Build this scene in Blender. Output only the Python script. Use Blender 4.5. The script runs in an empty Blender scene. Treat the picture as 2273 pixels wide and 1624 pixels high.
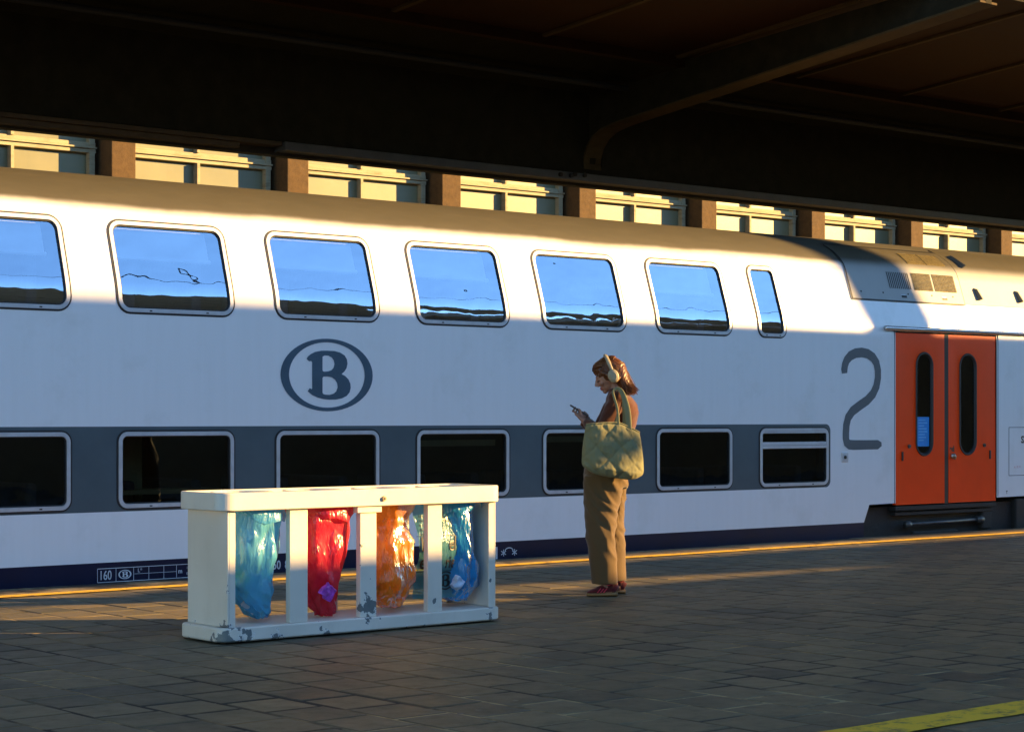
import bpy, bmesh, math, random
from mathutils import Vector, Matrix, noise
from mathutils.geometry import delaunay_2d_cdt
R = math.radians
random.seed(7)
scene = bpy.context.scene
COL = scene.collection

# ------------------------------------------------------------------ camera
EYE = 1.28
TH = R(49.823)
cam_d = bpy.data.cameras.new('camera')
cam = bpy.data.objects.new('camera', cam_d)
COL.objects.link(cam)
cam.location = (0, 0, EYE)
cam.rotation_euler = (R(90), 0, TH - R(90))
cam_d.sensor_width = 36.0
cam_d.lens = 36.0 * 4400 / 2273
cam_d.shift_y = (925 - 812) / 2273
cam_d.clip_start = 0.1
cam_d.clip_end = 5000
scene.camera = cam

# ------------------------------------------------------------------ world, sun, exposure
SUN_EL = R(14)
SUN_AZ = R(124.8)            # from +Y towards +X
S = Vector((math.sin(SUN_AZ) * math.cos(SUN_EL), math.cos(SUN_AZ) * math.cos(SUN_EL), math.sin(SUN_EL)))
world = bpy.data.worlds.new('World')
scene.world = world
world.use_nodes = True
wn = world.node_tree
sky = wn.nodes.new('ShaderNodeTexSky')
sky.sky_type = 'NISHITA'
sky.sun_disc = False
sky.sun_elevation = SUN_EL
sky.sun_rotation = SUN_AZ
sky.altitude = 0
sky.air_density = 1.0
sky.dust_density = 0.0
sky.ozone_density = 3.4
bg = wn.nodes['Background']
bg.inputs['Strength'].default_value = 0.15
wn.links.new(sky.outputs[0], bg.inputs[0])
sun_d = bpy.data.lights.new('sun', 'SUN')
sun_d.energy = 5.0
sun_d.color = (1.0, 0.60, 0.20)
sun_d.angle = R(0.35)
sun = bpy.data.objects.new('sun', sun_d)
COL.objects.link(sun)
sun.location = (40, -30, 20)
sun.rotation_euler = (-S).to_track_quat('-Z', 'Y').to_euler()
vs = scene.view_settings
vs.view_transform = 'Standard'
vs.look = 'None'
vs.gamma = 1.0
vs.use_curve_mapping = False
vs.exposure = 1.95
scene.cycles.max_bounces = 8
scene.cycles.transparent_max_bounces = 12
scene.cycles.caustics_reflective = False
scene.cycles.caustics_refractive = False
scene.cycles.use_denoising = True

# ------------------------------------------------------------------ material helpers
def new_mat(name):
    m = bpy.data.materials.new(name)
    m.use_nodes = True
    nt = m.node_tree
    nt.nodes.clear()
    out = nt.nodes.new('ShaderNodeOutputMaterial')
    return m, nt, out

def node(nt, kind, **kw):
    n = nt.nodes.new(kind)
    for k, v in kw.items():
        if k in n.inputs.keys():
            n.inputs[k].default_value = v
        else:
            setattr(n, k, v)
    return n

def ramp(nt, src, p0, p1, c0=(0, 0, 0, 1), c1=(1, 1, 1, 1)):
    r = nt.nodes.new('ShaderNodeValToRGB')
    r.color_ramp.elements[0].position = p0
    r.color_ramp.elements[1].position = p1
    r.color_ramp.elements[0].color = c0
    r.color_ramp.elements[1].color = c1
    nt.links.new(src, r.inputs[0])
    return r.outputs[0]

def mixc(nt, fac, a, b, mode='MIX'):
    m = nt.nodes.new('ShaderNodeMix')
    m.data_type = 'RGBA'
    m.blend_type = mode
    for sock, v in ((0, fac), (6, a), (7, b)):
        if hasattr(v, 'is_linked'):
            nt.links.new(v, m.inputs[sock])
        else:
            m.inputs[sock].default_value = v if sock == 0 else (tuple(v) + (1,))[:4]
    return m.outputs[2]

def math_n(nt, op, a, b=0.0, c=None):
    m = nt.nodes.new('ShaderNodeMath')
    m.operation = op
    for i, v in enumerate((a, b, c)):
        if v is None:
            continue
        if hasattr(v, 'is_linked'):
            nt.links.new(v, m.inputs[i])
        else:
            m.inputs[i].default_value = v
    return m.outputs[0]

def noise_n(nt, coord, scale, detail=4, rough=0.55, stretch=None):
    if stretch:
        mp = nt.nodes.new('ShaderNodeMapping')
        mp.inputs['Scale'].default_value = stretch
        nt.links.new(coord, mp.inputs[0])
        coord = mp.outputs[0]
    n = nt.nodes.new('ShaderNodeTexNoise')
    n.inputs['Scale'].default_value = scale
    n.inputs['Detail'].default_value = detail
    n.inputs['Roughness'].default_value = rough
    nt.links.new(coord, n.inputs['Vector'])
    return n.outputs[0]

def geo_pos(nt):
    return nt.nodes.new('ShaderNodeNewGeometry').outputs['Position']

def obj_co(nt):
    return nt.nodes.new('ShaderNodeTexCoord').outputs['Object']

def principled(nt, out, **kw):
    p = node(nt, 'ShaderNodeBsdfPrincipled', **kw)
    nt.links.new(p.outputs[0], out.inputs[0])
    return p

def bump(nt, p, h, strength=0.3, dist=0.01):
    b = nt.nodes.new('ShaderNodeBump')
    b.inputs['Strength'].default_value = strength
    b.inputs['Distance'].default_value = dist
    nt.links.new(h, b.inputs['Height'])
    nt.links.new(b.outputs[0], p.inputs['Normal'])
    return b

def mat_simple(name, col, rough=0.5, var=0.12, scale=14.0, metallic=0.0, spec=0.5, coat=0.0, bumps=0.0, stretch=None):
    """a plain surface with a little unevenness of tone and gloss"""
    m, nt, out = new_mat(name)
    p = principled(nt, out, Roughness=rough, Metallic=metallic)
    p.inputs['Specular IOR Level'].default_value = spec
    p.inputs['Coat Weight'].default_value = coat
    p.inputs['Coat Roughness'].default_value = 0.08
    co = obj_co(nt)
    n = noise_n(nt, co, scale, 6, 0.6, stretch)
    a = tuple(c * (1 - var) for c in col)
    b = tuple(min(1, c * (1 + var)) for c in col)
    f = ramp(nt, n, 0.3, 0.7)
    nt.links.new(mixc(nt, f, a, b), p.inputs['Base Color'])
    rr = math_n(nt, 'MULTIPLY_ADD', n, 0.25, rough - 0.12)
    nt.links.new(rr, p.inputs['Roughness'])
    if bumps:
        bump(nt, p, noise_n(nt, co, scale * 6, 3), bumps, 0.01)
    return m

# ------------------------------------------------------------------ mesh helpers
def link(name, bm, mats, parent=None, smooth=False, loc=None, recalc=True):
    me = bpy.data.meshes.new(name)
    if recalc:
        bmesh.ops.recalc_face_normals(bm, faces=bm.faces)
    bm.to_mesh(me)
    bm.free()
    if not isinstance(mats, (list, tuple)):
        mats = [mats]
    for m in mats:
        me.materials.append(m)
    if smooth:
        for p in me.polygons:
            p.use_smooth = True
    o = bpy.data.objects.new(name, me)
    COL.objects.link(o)
    if parent is not None:
        o.parent = parent
    if loc is not None:
        o.location = loc
    return o

def empty(name, loc=(0, 0, 0), rz=0.0):
    o = bpy.data.objects.new(name, None)
    o.empty_display_size = 0.2
    COL.objects.link(o)
    o.location = loc
    o.rotation_euler = (0, 0, rz)
    return o

def tag(o, label=None, cat=None, group=None, kind=None):
    if label: o['label'] = label
    if cat: o['category'] = cat
    if group: o['group'] = group
    if kind: o['kind'] = kind
    return o

def box(bm, x0, x1, y0, y1, z0, z1, bev=0.0, mi=0, seg=2):
    vs_ = [bm.verts.new(p) for p in ((x0, y0, z0), (x1, y0, z0), (x1, y1, z0), (x0, y1, z0), (x0, y0, z1), (x1, y0, z1), (x1, y1, z1), (x0, y1, z1))]
    fs = [bm.faces.new([vs_[i] for i in q]) for q in ((0, 3, 2, 1), (4, 5, 6, 7), (0, 1, 5, 4), (1, 2, 6, 5), (2, 3, 7, 6), (3, 0, 4, 7))]
    for f in fs: f.material_index = mi
    if bev > 0:
        es = list({e for f in fs for e in f.edges})
        r = bmesh.ops.bevel(bm, geom=es, offset=bev, segments=seg, affect='EDGES', profile=0.5)
        for f in r['faces']: f.material_index = mi
    return vs_

def boxo(name, dims, m, parent=None, bev=0.0, smooth=False):
    bm = bmesh.new()
    box(bm, *dims, bev=bev)
    return link(name, bm, m, parent, smooth)

def tube(bm, pts, rad, seg=8, caps=True, up=Vector((0, 0, 1)), mi=0):
    """loft an ellipse along a path; rad is r or (r_side, r_up) per point"""
    pts = [Vector(p) for p in pts]
    rings = []
    n = len(pts)
    for i, p in enumerate(pts):
        t = (pts[min(i + 1, n - 1)] - pts[max(i - 1, 0)])
        if t.length < 1e-9: t = Vector((0, 0, 1))
        t.normalize()
        u = up
        if abs(t.dot(u)) > 0.97: u = Vector((1, 0, 0))
        s = t.cross(u).normalized()
        v = s.cross(t).normalized()
        r = rad[i] if isinstance(rad, (list, tuple)) else rad
        if not isinstance(r, (list, tuple)): r = (r, r)
        rings.append([bm.verts.new(p + s * (r[0] * math.cos(2 * math.pi * k / seg)) + v * (r[1] * math.sin(2 * math.pi * k / seg))) for k in range(seg)])
    for a, b in zip(rings, rings[1:]):
        for k in range(seg):
            f = bm.faces.new((a[k], a[(k + 1) % seg], b[(k + 1) % seg], b[k]))
            f.material_index = mi
    if caps:
        f = bm.faces.new(list(reversed(rings[0]))); f.material_index = mi
        f = bm.faces.new(rings[-1]); f.material_index = mi
    return rings

def loft_z(bm, rings, seg=28, mi=0):
    """rings: (z, cx, cy, rx, ry) horizontal ellipses"""
    rr = []
    for z, cx, cy, rx, ry in rings:
        rr.append([bm.verts.new((cx + rx * math.cos(2 * math.pi * k / seg), cy + ry * math.sin(2 * math.pi * k / seg), z)) for k in range(seg)])
    for a, b in zip(rr, rr[1:]):
        for k in range(seg):
            bm.faces.new((a[k], a[(k + 1) % seg], b[(k + 1) % seg], b[k]))
    bm.faces.new(list(reversed(rr[0])))
    bm.faces.new(rr[-1])

def ellipsoid(bm, c, r, rot=None, u=20, v=14):
    M = Matrix.Translation(Vector(c)) @ (rot if rot is not None else Matrix.Identity(4)) @ Matrix.Diagonal((r[0], r[1], r[2], 1))
    bmesh.ops.create_uvsphere(bm, u_segments=u, v_segments=v, radius=1.0, matrix=M)

def remesh(name, bm, voxel, mats, parent=None, smooth_it=4):
    """fuse overlapping pieces into one continuous skin"""
    me = bpy.data.meshes.new(name)
    bmesh.ops.recalc_face_normals(bm, faces=bm.faces)
    bm.to_mesh(me); bm.free()
    o = bpy.data.objects.new(name, me)
    COL.objects.link(o)
    md = o.modifiers.new('r', 'REMESH'); md.mode = 'VOXEL'; md.voxel_size = voxel; md.use_smooth_shade = True
    sm = o.modifiers.new('s', 'SMOOTH'); sm.iterations = smooth_it; sm.factor = 0.5
    dg = bpy.context.evaluated_depsgraph_get()
    me2 = bpy.data.meshes.new_from_object(o.evaluated_get(dg), depsgraph=dg)
    o.modifiers.clear()
    o.data = me2
    me2.materials.clear()
    for m in (mats if isinstance(mats, (list, tuple)) else [mats]): me2.materials.append(m)
    for p in me2.polygons: p.use_smooth = True
    if parent is not None: o.parent = parent
    return o

def rrect(x0, x1, z0, z1, r, n=6):
    pts = []
    for cx, cz, a0 in ((x1 - r, z1 - r, 0), (x0 + r, z1 - r, 90), (x0 + r, z0 + r, 180), (x1 - r, z0 + r, 270)):
        for k in range(n + 1):
            a = R(a0 + 90 * k / n)
            pts.append((cx + r * math.cos(a), cz + r * math.sin(a)))
    return pts

def inside(pt, poly):
    x, y = pt
    c = False
    j = len(poly) - 1
    for i in range(len(poly)):
        xi, yi = poly[i]; xj, yj = poly[j]
        if (yi > y) != (yj > y) and x < (xj - xi) * (y - yi) / (yj - yi) + xi: c = not c
        j = i
    return c

def text_mesh(txt, size, bold=0.0, depth=0.0):
    """the outline of a word as flat 2-D triangles"""
    cu = bpy.data.curves.new('t', 'FONT')
    cu.body = txt
    cu.size = size
    cu.offset = bold
    cu.align_x = 'LEFT'
    o = bpy.data.objects.new('t', cu)
    COL.objects.link(o)
    dg = bpy.context.evaluated_depsgraph_get()
    me = bpy.data.meshes.new_from_object(o.evaluated_get(dg), depsgraph=dg)
    vs_ = [v.co.to_2d() for v in me.vertices]
    fs = [tuple(p.vertices) for p in me.polygons]
    bpy.data.objects.remove(o); bpy.data.curves.remove(cu); bpy.data.meshes.remove(me)
    return vs_, fs

def add_flat(bm, vs_, fs, fn, mi=0):
    vv = [bm.verts.new(fn(v[0], v[1])) for v in vs_]
    for f in fs:
        try:
            g = bm.faces.new([vv[i] for i in f]); g.material_index = mi
        except ValueError:
            pass

def stroke(path, w, n_cap=6):
    """a closed outline around a 2-D polyline of width w (variable allowed)"""
    L, Rr = [], []
    n = len(path)
    for i, p in enumerate(path):
        a = path[max(i - 1, 0)]; b = path[min(i + 1, n - 1)]
        d = Vector((b[0] - a[0], b[1] - a[1])).normalized()
        nn = Vector((-d.y, d.x))
        ww = (w[i] if isinstance(w, list) else w) / 2
        L.append((p[0] + nn.x * ww, p[1] + nn.y * ww)); Rr.append((p[0] - nn.x * ww, p[1] - nn.y * ww))
    vs_ = L + Rr
    fs = [(i, i + 1, n + i + 1, n + i) for i in range(n - 1)]
    return vs_, fs

# ================================================================== MATERIALS
def mat_coach():
    """white coach paint with brown brake-dust grime on the roof shoulder and faint streaks"""
    m, nt, out = new_mat('coach_paint')
    p = principled(nt, out, Roughness=0.38)
    p.inputs['Coat Weight'].default_value = 0.35
    p.inputs['Coat Roughness'].default_value = 0.12
    co = geo_pos(nt)
    sep = nt.nodes.new('ShaderNodeSeparateXYZ'); nt.links.new(co, sep.inputs[0])
    streak = noise_n(nt, co, 1.0, 5, 0.6, (14, 14, 0.8))
    blot = noise_n(nt, co, 2.2, 6, 0.65)
    zz = math_n(nt, 'ADD', sep.outputs[2], math_n(nt, 'MULTIPLY_ADD', noise_n(nt, co, 1.3, 5, 0.6, (0.5, 1, 1)), 0.10, -0.05))
    f = nt.nodes.new('ShaderNodeMapRange')
    f.interpolation_type = 'SMOOTHSTEP'
    f.inputs[1].default_value = 2.90; f.inputs[2].default_value = 2.99
    nt.links.new(zz, f.inputs[0])
    w = mixc(nt, ramp(nt, streak, 0.35, 0.75), (0.79, 0.80, 0.81), (0.765, 0.775, 0.78))
    w = mixc(nt, ramp(nt, blot, 0.55, 0.8), w, (0.70, 0.71, 0.70))
    d = mixc(nt, noise_n(nt, co, 3.0, 6, 0.65, (1, 3, 3)), (0.046, 0.041, 0.028), (0.085, 0.075, 0.050))
    nt.links.new(mixc(nt, f.outputs[0], w, d), p.inputs['Base Color'])
    ro = math_n(nt, 'MULTIPLY_ADD', f.outputs[0], 0.35, 0.34)
    nt.links.new(ro, p.inputs['Roughness'])
    nt.links.new(math_n(nt, 'MULTIPLY_ADD', f.outputs[0], -0.3, 0.3), p.inputs['Coat Weight'])
    bump(nt, p, noise_n(nt, co, 1.1, 2, 0.4), 0.12, 0.02)
    return m

def mat_panel():
    m, nt, out = new_mat('vent_panel_paint')
    p = principled(nt, out, Roughness=0.5)
    co = geo_pos(nt)
    sep = nt.nodes.new('ShaderNodeSeparateXYZ'); nt.links.new(co, sep.inputs[0])
    f = nt.nodes.new('ShaderNodeMapRange'); f.interpolation_type = 'SMOOTHSTEP'
    f.inputs[1].default_value = 2.90; f.inputs[2].default_value = 3.02
    nt.links.new(sep.outputs[2], f.inputs[0])
    n = noise_n(nt, co, 5, 5, 0.6, (1, 1, 0.3))
    a = mixc(nt, n, (0.28, 0.285, 0.275), (0.34, 0.34, 0.325))
    d = mixc(nt, n, (0.055, 0.049, 0.033), (0.095, 0.084, 0.056))
    nt.links.new(mixc(nt, f.outputs[0], a, d), p.inputs['Base Color'])
    return m

def mat_glass(name, refl, tint, wav=0.4):
    m, nt, out = new_mat(name)
    g = node(nt, 'ShaderNodeBsdfGlossy', Roughness=0.015)
    g.inputs['Color'].default_value = (0.72, 0.86, 1.0, 1)
    t = nt.nodes.new('ShaderNodeBsdfTransparent')
    t.inputs['Color'].default_value = tint + (1,)
    co = geo_pos(nt)
    h = noise_n(nt, co, 2.3, 2, 0.45, (1, 1, 1.6))
    b = nt.nodes.new('ShaderNodeBump')
    b.inputs['Strength'].default_value = wav; b.inputs['Distance'].default_value = 0.02
    nt.links.new(h, b.inputs['Height'])
    nt.links.new(b.outputs[0], g.inputs['Normal'])
    fr = nt.nodes.new('ShaderNodeFresnel'); fr.inputs['IOR'].default_value = 1.5
    fac = math_n(nt, 'MULTIPLY_ADD', fr.outputs[0], 1.0, refl)
    mx = nt.nodes.new('ShaderNodeMixShader')
    nt.links.new(fac, mx.inputs[0]); nt.links.new(t.outputs[0], mx.inputs[1]); nt.links.new(g.outputs[0], mx.inputs[2])
    nt.links.new(mx.outputs[0], out.inputs[0])
    return m

M_coach = mat_coach()
M_panel = mat_panel()
M_grey = mat_simple('band_grey', (0.072, 0.098, 0.112), 0.5, 0.10, 3.0, spec=0.3)
M_navy = mat_simple('band_navy', (0.004, 0.007, 0.030), 0.5, 0.2, 3.0, spec=0.2)
M_alu = mat_simple('window_aluminium', (0.55, 0.57, 0.60), 0.38, 0.08, 9.0, metallic=0.35)
M_rub = mat_simple('black_rubber', (0.012, 0.012, 0.014), 0.6, 0.2, 20)
M_glassU = mat_glass('upper_window_glass', 0.36, (0.90, 0.93, 0.95))
M_glassL = mat_glass('lower_window_glass', 0.05, (0.42, 0.42, 0.36), 0.08)
M_orange = mat_simple('door_orange', (0.90, 0.060, 0.0), 0.42, 0.06, 3.0, coat=0.06, spec=0.15)
M_decal = mat_simple('decal_blue_grey', (0.045, 0.085, 0.125), 0.5, 0.12, 5)
M_two = mat_simple('decal_grey', (0.085, 0.100, 0.115), 0.5, 0.12, 5)
M_white = mat_simple('white_print', (0.55, 0.57, 0.60), 0.6, 0.15, 12)
M_under = mat_simple('underframe_black', (0.012, 0.011, 0.010), 0.75, 0.4, 9, bumps=0.3)
M_steel = mat_simple('dull_steel', (0.10, 0.10, 0.10), 0.45, 0.25, 9, metallic=0.6)
M_int = mat_simple('coach_interior', (0.045, 0.045, 0.04), 0.8, 0.3, 4)
M_seat = mat_simple('seat_cloth', (0.05, 0.06, 0.10), 0.9, 0.3, 20)
M_blind = mat_simple('blind_cloth', (0.80, 0.82, 0.84), 0.8, 0.05, 6)
M_blindbar = mat_simple('blind_bar', (0.85, 0.86, 0.85), 0.4, 0.03, 6)
M_blindlow = mat_simple('blind_olive', (0.30, 0.31, 0.20), 0.8, 0.1, 6)

# ================================================================== GROUND, TRACKS, PLATFORMS
EDGE_F = 13.72      # far edge of the platform
EDGE_N = 4.66       # near edge
GZ = -0.95
def mat_ballast():
    m, nt, out = new_mat('ballast')
    p = principled(nt, out, Roughness=0.95)
    co = geo_pos(nt)
    v = nt.nodes.new('ShaderNodeTexVoronoi'); v.inputs['Scale'].default_value = 18
    nt.links.new(co, v.inputs['Vector'])
    nt.links.new(mixc(nt, v.outputs['Distance'], (0.05, 0.04, 0.03), (0.16, 0.13, 0.10)), p.inputs['Base Color'])
    bump(nt, p, v.outputs['Distance'], 0.8, 0.05)
    return m
M_ball = mat_ballast()
bm = bmesh.new()
bmesh.ops.create_grid(bm, x_segments=8, y_segments=8, size=1500, matrix=Matrix.Translation((0, 0, GZ)))
tag(link('ground', bm, M_ball), kind='structure')

M_rail = mat_simple('rail_steel', (0.20, 0.13, 0.09), 0.5, 0.3, 8, metallic=0.5)
M_sleeper = mat_simple('sleeper_concrete', (0.20, 0.18, 0.16), 0.9, 0.2, 6)
for cy, nm in ((15.2, 'far'), (2.9, 'near'), (20.6, 'third')):
    tr = empty('railway_track', (0, cy, GZ))
    tag(tr, {'far': 'railway track under the white and grey coach', 'near': 'railway track in front of the platform with the waste bins', 'third': 'railway track between the coach and the columned building'}[nm], 'track', 'tracks beside the platform')
    for s in (-1, 1):
        bm = bmesh.new()
        box(bm, -40, 80, s * 0.75 - 0.035, s * 0.75 + 0.035, 0.16, 0.32, 0.006)
        box(bm, -40, 80, s * 0.75 - 0.07, s * 0.75 + 0.07, 0.14, 0.165)
        link('rail', bm, M_rail, tr)
    first = None
    for k in range(60):
        if first is None:
            bm = bmesh.new(); box(bm, -0.13, 0.13, -1.3, 1.3, -0.05, 0.14, 0.02)
            first = link('sleeper', bm, M_sleeper, tr); o = first
        else:
            o = first.copy(); COL.objects.link(o); o.parent = tr
        o.location = (-6 + 0.65 * k, 0, 0)

def mat_paver():
    m, nt, out = new_mat('paving_stone')
    p = principled(nt, out, Roughness=0.62)
    g = nt.nodes.new('ShaderNodeNewGeometry')
    oi = nt.nodes.new('ShaderNodeObjectInfo')
    co = g.outputs['Position']
    rnd = math_n(nt, 'FRACT', math_n(nt, 'ADD', g.outputs['Random Per Island'], oi.outputs['Random']))
    n1 = noise_n(nt, co, 1.1, 6, 0.6)
    n2 = noise_n(nt, co, 38, 5, 0.7)
    n3 = noise_n(nt, co, 7, 6, 0.7)
    c = mixc(nt, rnd, (0.054, 0.056, 0.038), (0.180, 0.138, 0.072))
    c = mixc(nt, ramp(nt, n1, 0.40, 0.68), c, (0.150, 0.120, 0.064))
    c = mixc(nt, math_n(nt, 'MULTIPLY', ramp(nt, n3, 0.52, 0.78), 0.55), c, (0.036, 0.029, 0.020))
    c = mixc(nt, math_n(nt, 'MULTIPLY', ramp(nt, n2, 0.6, 0.8), 0.35), c, (0.20, 0.155, 0.10))
    nt.links.new(c, p.inputs['Base Color'])
    nt.links.new(math_n(nt, 'MULTIPLY_ADD', n3, 0.5, 0.36), p.inputs['Roughness'])
    h = math_n(nt, 'ADD', math_n(nt, 'MULTIPLY', n2, 0.35), math_n(nt, 'MULTIPLY', n3, 1.0))
    bump(nt, p, h, 0.5, 0.008)
    return m
def mat_joint():
    """joint sand between the stones: pale dusty in places, dark and damp elsewhere"""
    m, nt, out = new_mat('paving_joint')
    p = principled(nt, out, Roughness=0.95)
    co = geo_pos(nt)
    n1 = noise_n(nt, co, 0.85, 4, 0.6)
    n2 = noise_n(nt, co, 3.2, 5, 0.65)
    f = math_n(nt, 'MULTIPLY', ramp(nt, n1, 0.44, 0.58), ramp(nt, n2, 0.36, 0.58))
    c = mixc(nt, f, (0.018, 0.014, 0.010), (0.42, 0.31, 0.15))
    nt.links.new(c, p.inputs['Base Color'])
    bump(nt, p, noise_n(nt, co, 120, 3), 0.5, 0.004)
    return m
M_pav = mat_paver(); M_joint = mat_joint()
M_conc = mat_simple('platform_concrete', (0.17, 0.15, 0.12), 0.9, 0.25, 3, bumps=0.3)

plat = tag(empty('platform', (0, 0, 0)), kind='structure')
bm = bmesh.new()
box(bm, -30, 70, EDGE_N + .005, EDGE_F - 0.006, GZ - 0.1, -0.0028)
link('platform_slab', bm, M_joint, plat)
PW, PD = 0.315, 0.352
def paver_mesh(bm, cx, cy, sx, sy, dz, tx, ty):
    hx, hy, b = sx / 2, sy / 2, 0.006
    def P(x, y, z): return bm.verts.new((cx + x, cy + y, dz + z + (x * tx + y * ty) * .5))
    a = [P(-hx, -hy, -0.03), P(hx, -hy, -0.03), P(hx, hy, -0.03), P(-hx, hy, -0.03)]
    m_ = [P(-hx, -hy, -b * .5), P(hx, -hy, -b * .5), P(hx, hy, -b * .5), P(-hx, hy, -b * .5)]
    t = [P(-hx + b, -hy + b, 0), P(hx - b, -hy + b, 0), P(hx - b, hy - b, 0), P(-hx + b, hy - b, 0)]
    for q, w in ((a, m_), (m_, t)):
        for k in range(4): bm.faces.new((q[k], q[(k + 1) % 4], w[(k + 1) % 4], w[k]))
    bm.faces.new(t)
Fv = Vector((math.cos(TH), math.sin(TH), 0)); Rv = Vector((math.sin(TH), -math.cos(TH), 0))
def proj(p):
    p = Vector(p); Z = p.dot(Fv)
    if Z < 0.5: return None
    return (0.5 + 4400 / 2273 * p.dot(Rv) / Z, 925 / 1624 - (p.z - EYE) / Z * 4400 / 1624, Z)
cells = []
nx0, nx1 = int(1.0 / PW), int(30 / PW)
for i in range(nx0, nx1):
    off = (0.5 if i % 2 else 0.0) * PD + random.uniform(-0.02, 0.02)
    j = 0
    y = 4.98 + off - PD
    while y < 13.27 - 0.05:
        y0, y1 = max(y, 4.98), min(y + PD, 13.27)
        if y1 - y0 > 0.07: cells.append((i * PW + PW / 2, (y0 + y1) / 2, PW, y1 - y0))
        y += PD
scored = []
for c in cells:
    q = proj((c[0], c[1], 0))
    vis = q and -0.01 < q[0] < 1.01 and -0.01 < q[1] < 1.02
    if vis and 5.9 < c[0] < 8.0 and 9.5 < c[1] < 10.05: vis = False
    scored.append((c[3] / q[2] ** 3 if vis else 0, c))
scored.sort(key=lambda t: -t[0])
protos = []
for k in range(12):
    bm = bmesh.new()
    paver_mesh(bm, 0, 0, PW - random.uniform(.014, .034), PD - random.uniform(.014, .036), 0, random.uniform(-.006, .006), random.uniform(-.006, .006))
    me = bpy.data.meshes.new('paving_stone'); bmesh.ops.recalc_face_normals(bm, faces=bm.faces); bm.to_mesh(me); bm.free()
    me.materials.append(M_pav); protos.append(me)
rest = []
cnt = 0
for s_, c in scored:
    if s_ > 0 and cnt < 296 and abs(c[3] - PD) < 1e-6:
        o = bpy.data.objects.new('paving_stone', random.choice(protos)); COL.objects.link(o)
        o.parent = plat
        o.location = (c[0] + random.uniform(-.003, .003), c[1] + random.uniform(-.003, .003), random.uniform(-.0018, .0012))
        o.rotation_euler = (0, 0, random.choice((0, math.pi)) + random.uniform(-.012, .012))
        cnt += 1
    else:
        rest.append(c)
bm = bmesh.new()
for c in rest:
    paver_mesh(bm, c[0], c[1], c[2] - random.uniform(.014, .034), c[3] - random.uniform(.014, .036), random.uniform(-.0018, .0012), random.uniform(-.005, .005), random.uniform(-.005, .005))
tag(link('far_paving_stones', bm, M_pav, plat), kind='stuff')
# trodden chewing gum and small scraps
M_gumsp = mat_simple('old_gum', (0.20, 0.18, 0.14), .8, .3, 20)
bm = bmesh.new()
for k in range(260):
    gx, gy, gr = random.uniform(4, 20), random.uniform(5.3, 12.9), random.uniform(.006, .018)
    vs_ = [bm.verts.new((gx + gr * random.uniform(.7, 1.1) * math.cos(a), gy + gr * random.uniform(.7, 1.1) * math.sin(a), .0035)) for a in [R(45 * j) for j in range(8)]]
    bm.faces.new(vs_)
tag(link('gum_spots', bm, M_gumsp, plat), kind='stuff')
# coping stones along both edges
M_cop = mat_simple('coping_stone', (0.17, 0.12, 0.06), 0.85, 0.28, 5, bumps=0.4)
for y0, y1 in ((13.275, EDGE_F), (EDGE_N, 4.975)):
    x = 0.2
    while x < 30:
        L = random.uniform(0.95, 1.05)
        bm = bmesh.new()
        box(bm, x + .006, x + L - .006, y0, y1 + random.uniform(-.006, .006), -0.22, random.uniform(-.004, .003), 0.012, seg=2)
        link('coping_stone', bm, M_cop, plat)
        x += L
# painted lines, worn
def mat_line():
    m, nt, out = new_mat('yellow_line_paint')
    p = principled(nt, out, Roughness=0.7)
    co = geo_pos(nt)
    n = noise_n(nt, co, 9, 7, 0.75)
    n2 = noise_n(nt, co, 60, 4, 0.7)
    c = mixc(nt, n2, (0.80, 0.45, 0.015), (0.90, 0.54, 0.03))
    c = mixc(nt, ramp(nt, n, 0.50, 0.66), c, (0.12, 0.085, 0.045))
    nt.links.new(c, p.inputs['Base Color'])
    bump(nt, p, n2, 0.3, 0.004)
    return m
M_line = mat_line()
for y0, y1 in ((13.02, 13.17), (5.10, 5.335)):
    bm = bmesh.new()
    x = 0.5
    cols = []
    while x < 29.5:
        e = random.uniform(-.008, .008)
        cols.append((bm.verts.new((x, y0 + e, 0.0065)), bm.verts.new((x, y1 + e * 0.5 + random.uniform(-.006, .006), 0.0065))))
        x += 0.22
    for a, b in zip(cols, cols[1:]): bm.faces.new((a[0], b[0], b[1], a[1]))
    link('yellow_line', bm, M_line, plat)
bm = bmesh.new(); x = 0.5; cols = []
while x < 29.5:
    cols.append((bm.verts.new((x, 12.33, 0.006)), bm.verts.new((x, 12.37, 0.006)))); x += 0.3
for a, b in zip(cols, cols[1:]): bm.faces.new((a[0], b[0], b[1], a[1]))

bm.free()
# the photographer's own platform, one track nearer
plat2 = tag(empty('near_platform', (0, 0, 0)), kind='structure')
bm = bmesh.new(); box(bm, -30, 70, -9, 1.15, GZ - 0.1, -0.005, 0.0)
link('platform_slab', bm, M_conc, plat2)
# platform beyond the coach
plat3 = tag(empty('far_platform', (0, 0, 0)), kind='structure')
bm = bmesh.new(); box(bm, -30, 90, 22.2, 24.4, GZ - 0.1, -0.05)
link('platform_slab', bm, M_conc, plat3)

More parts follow.
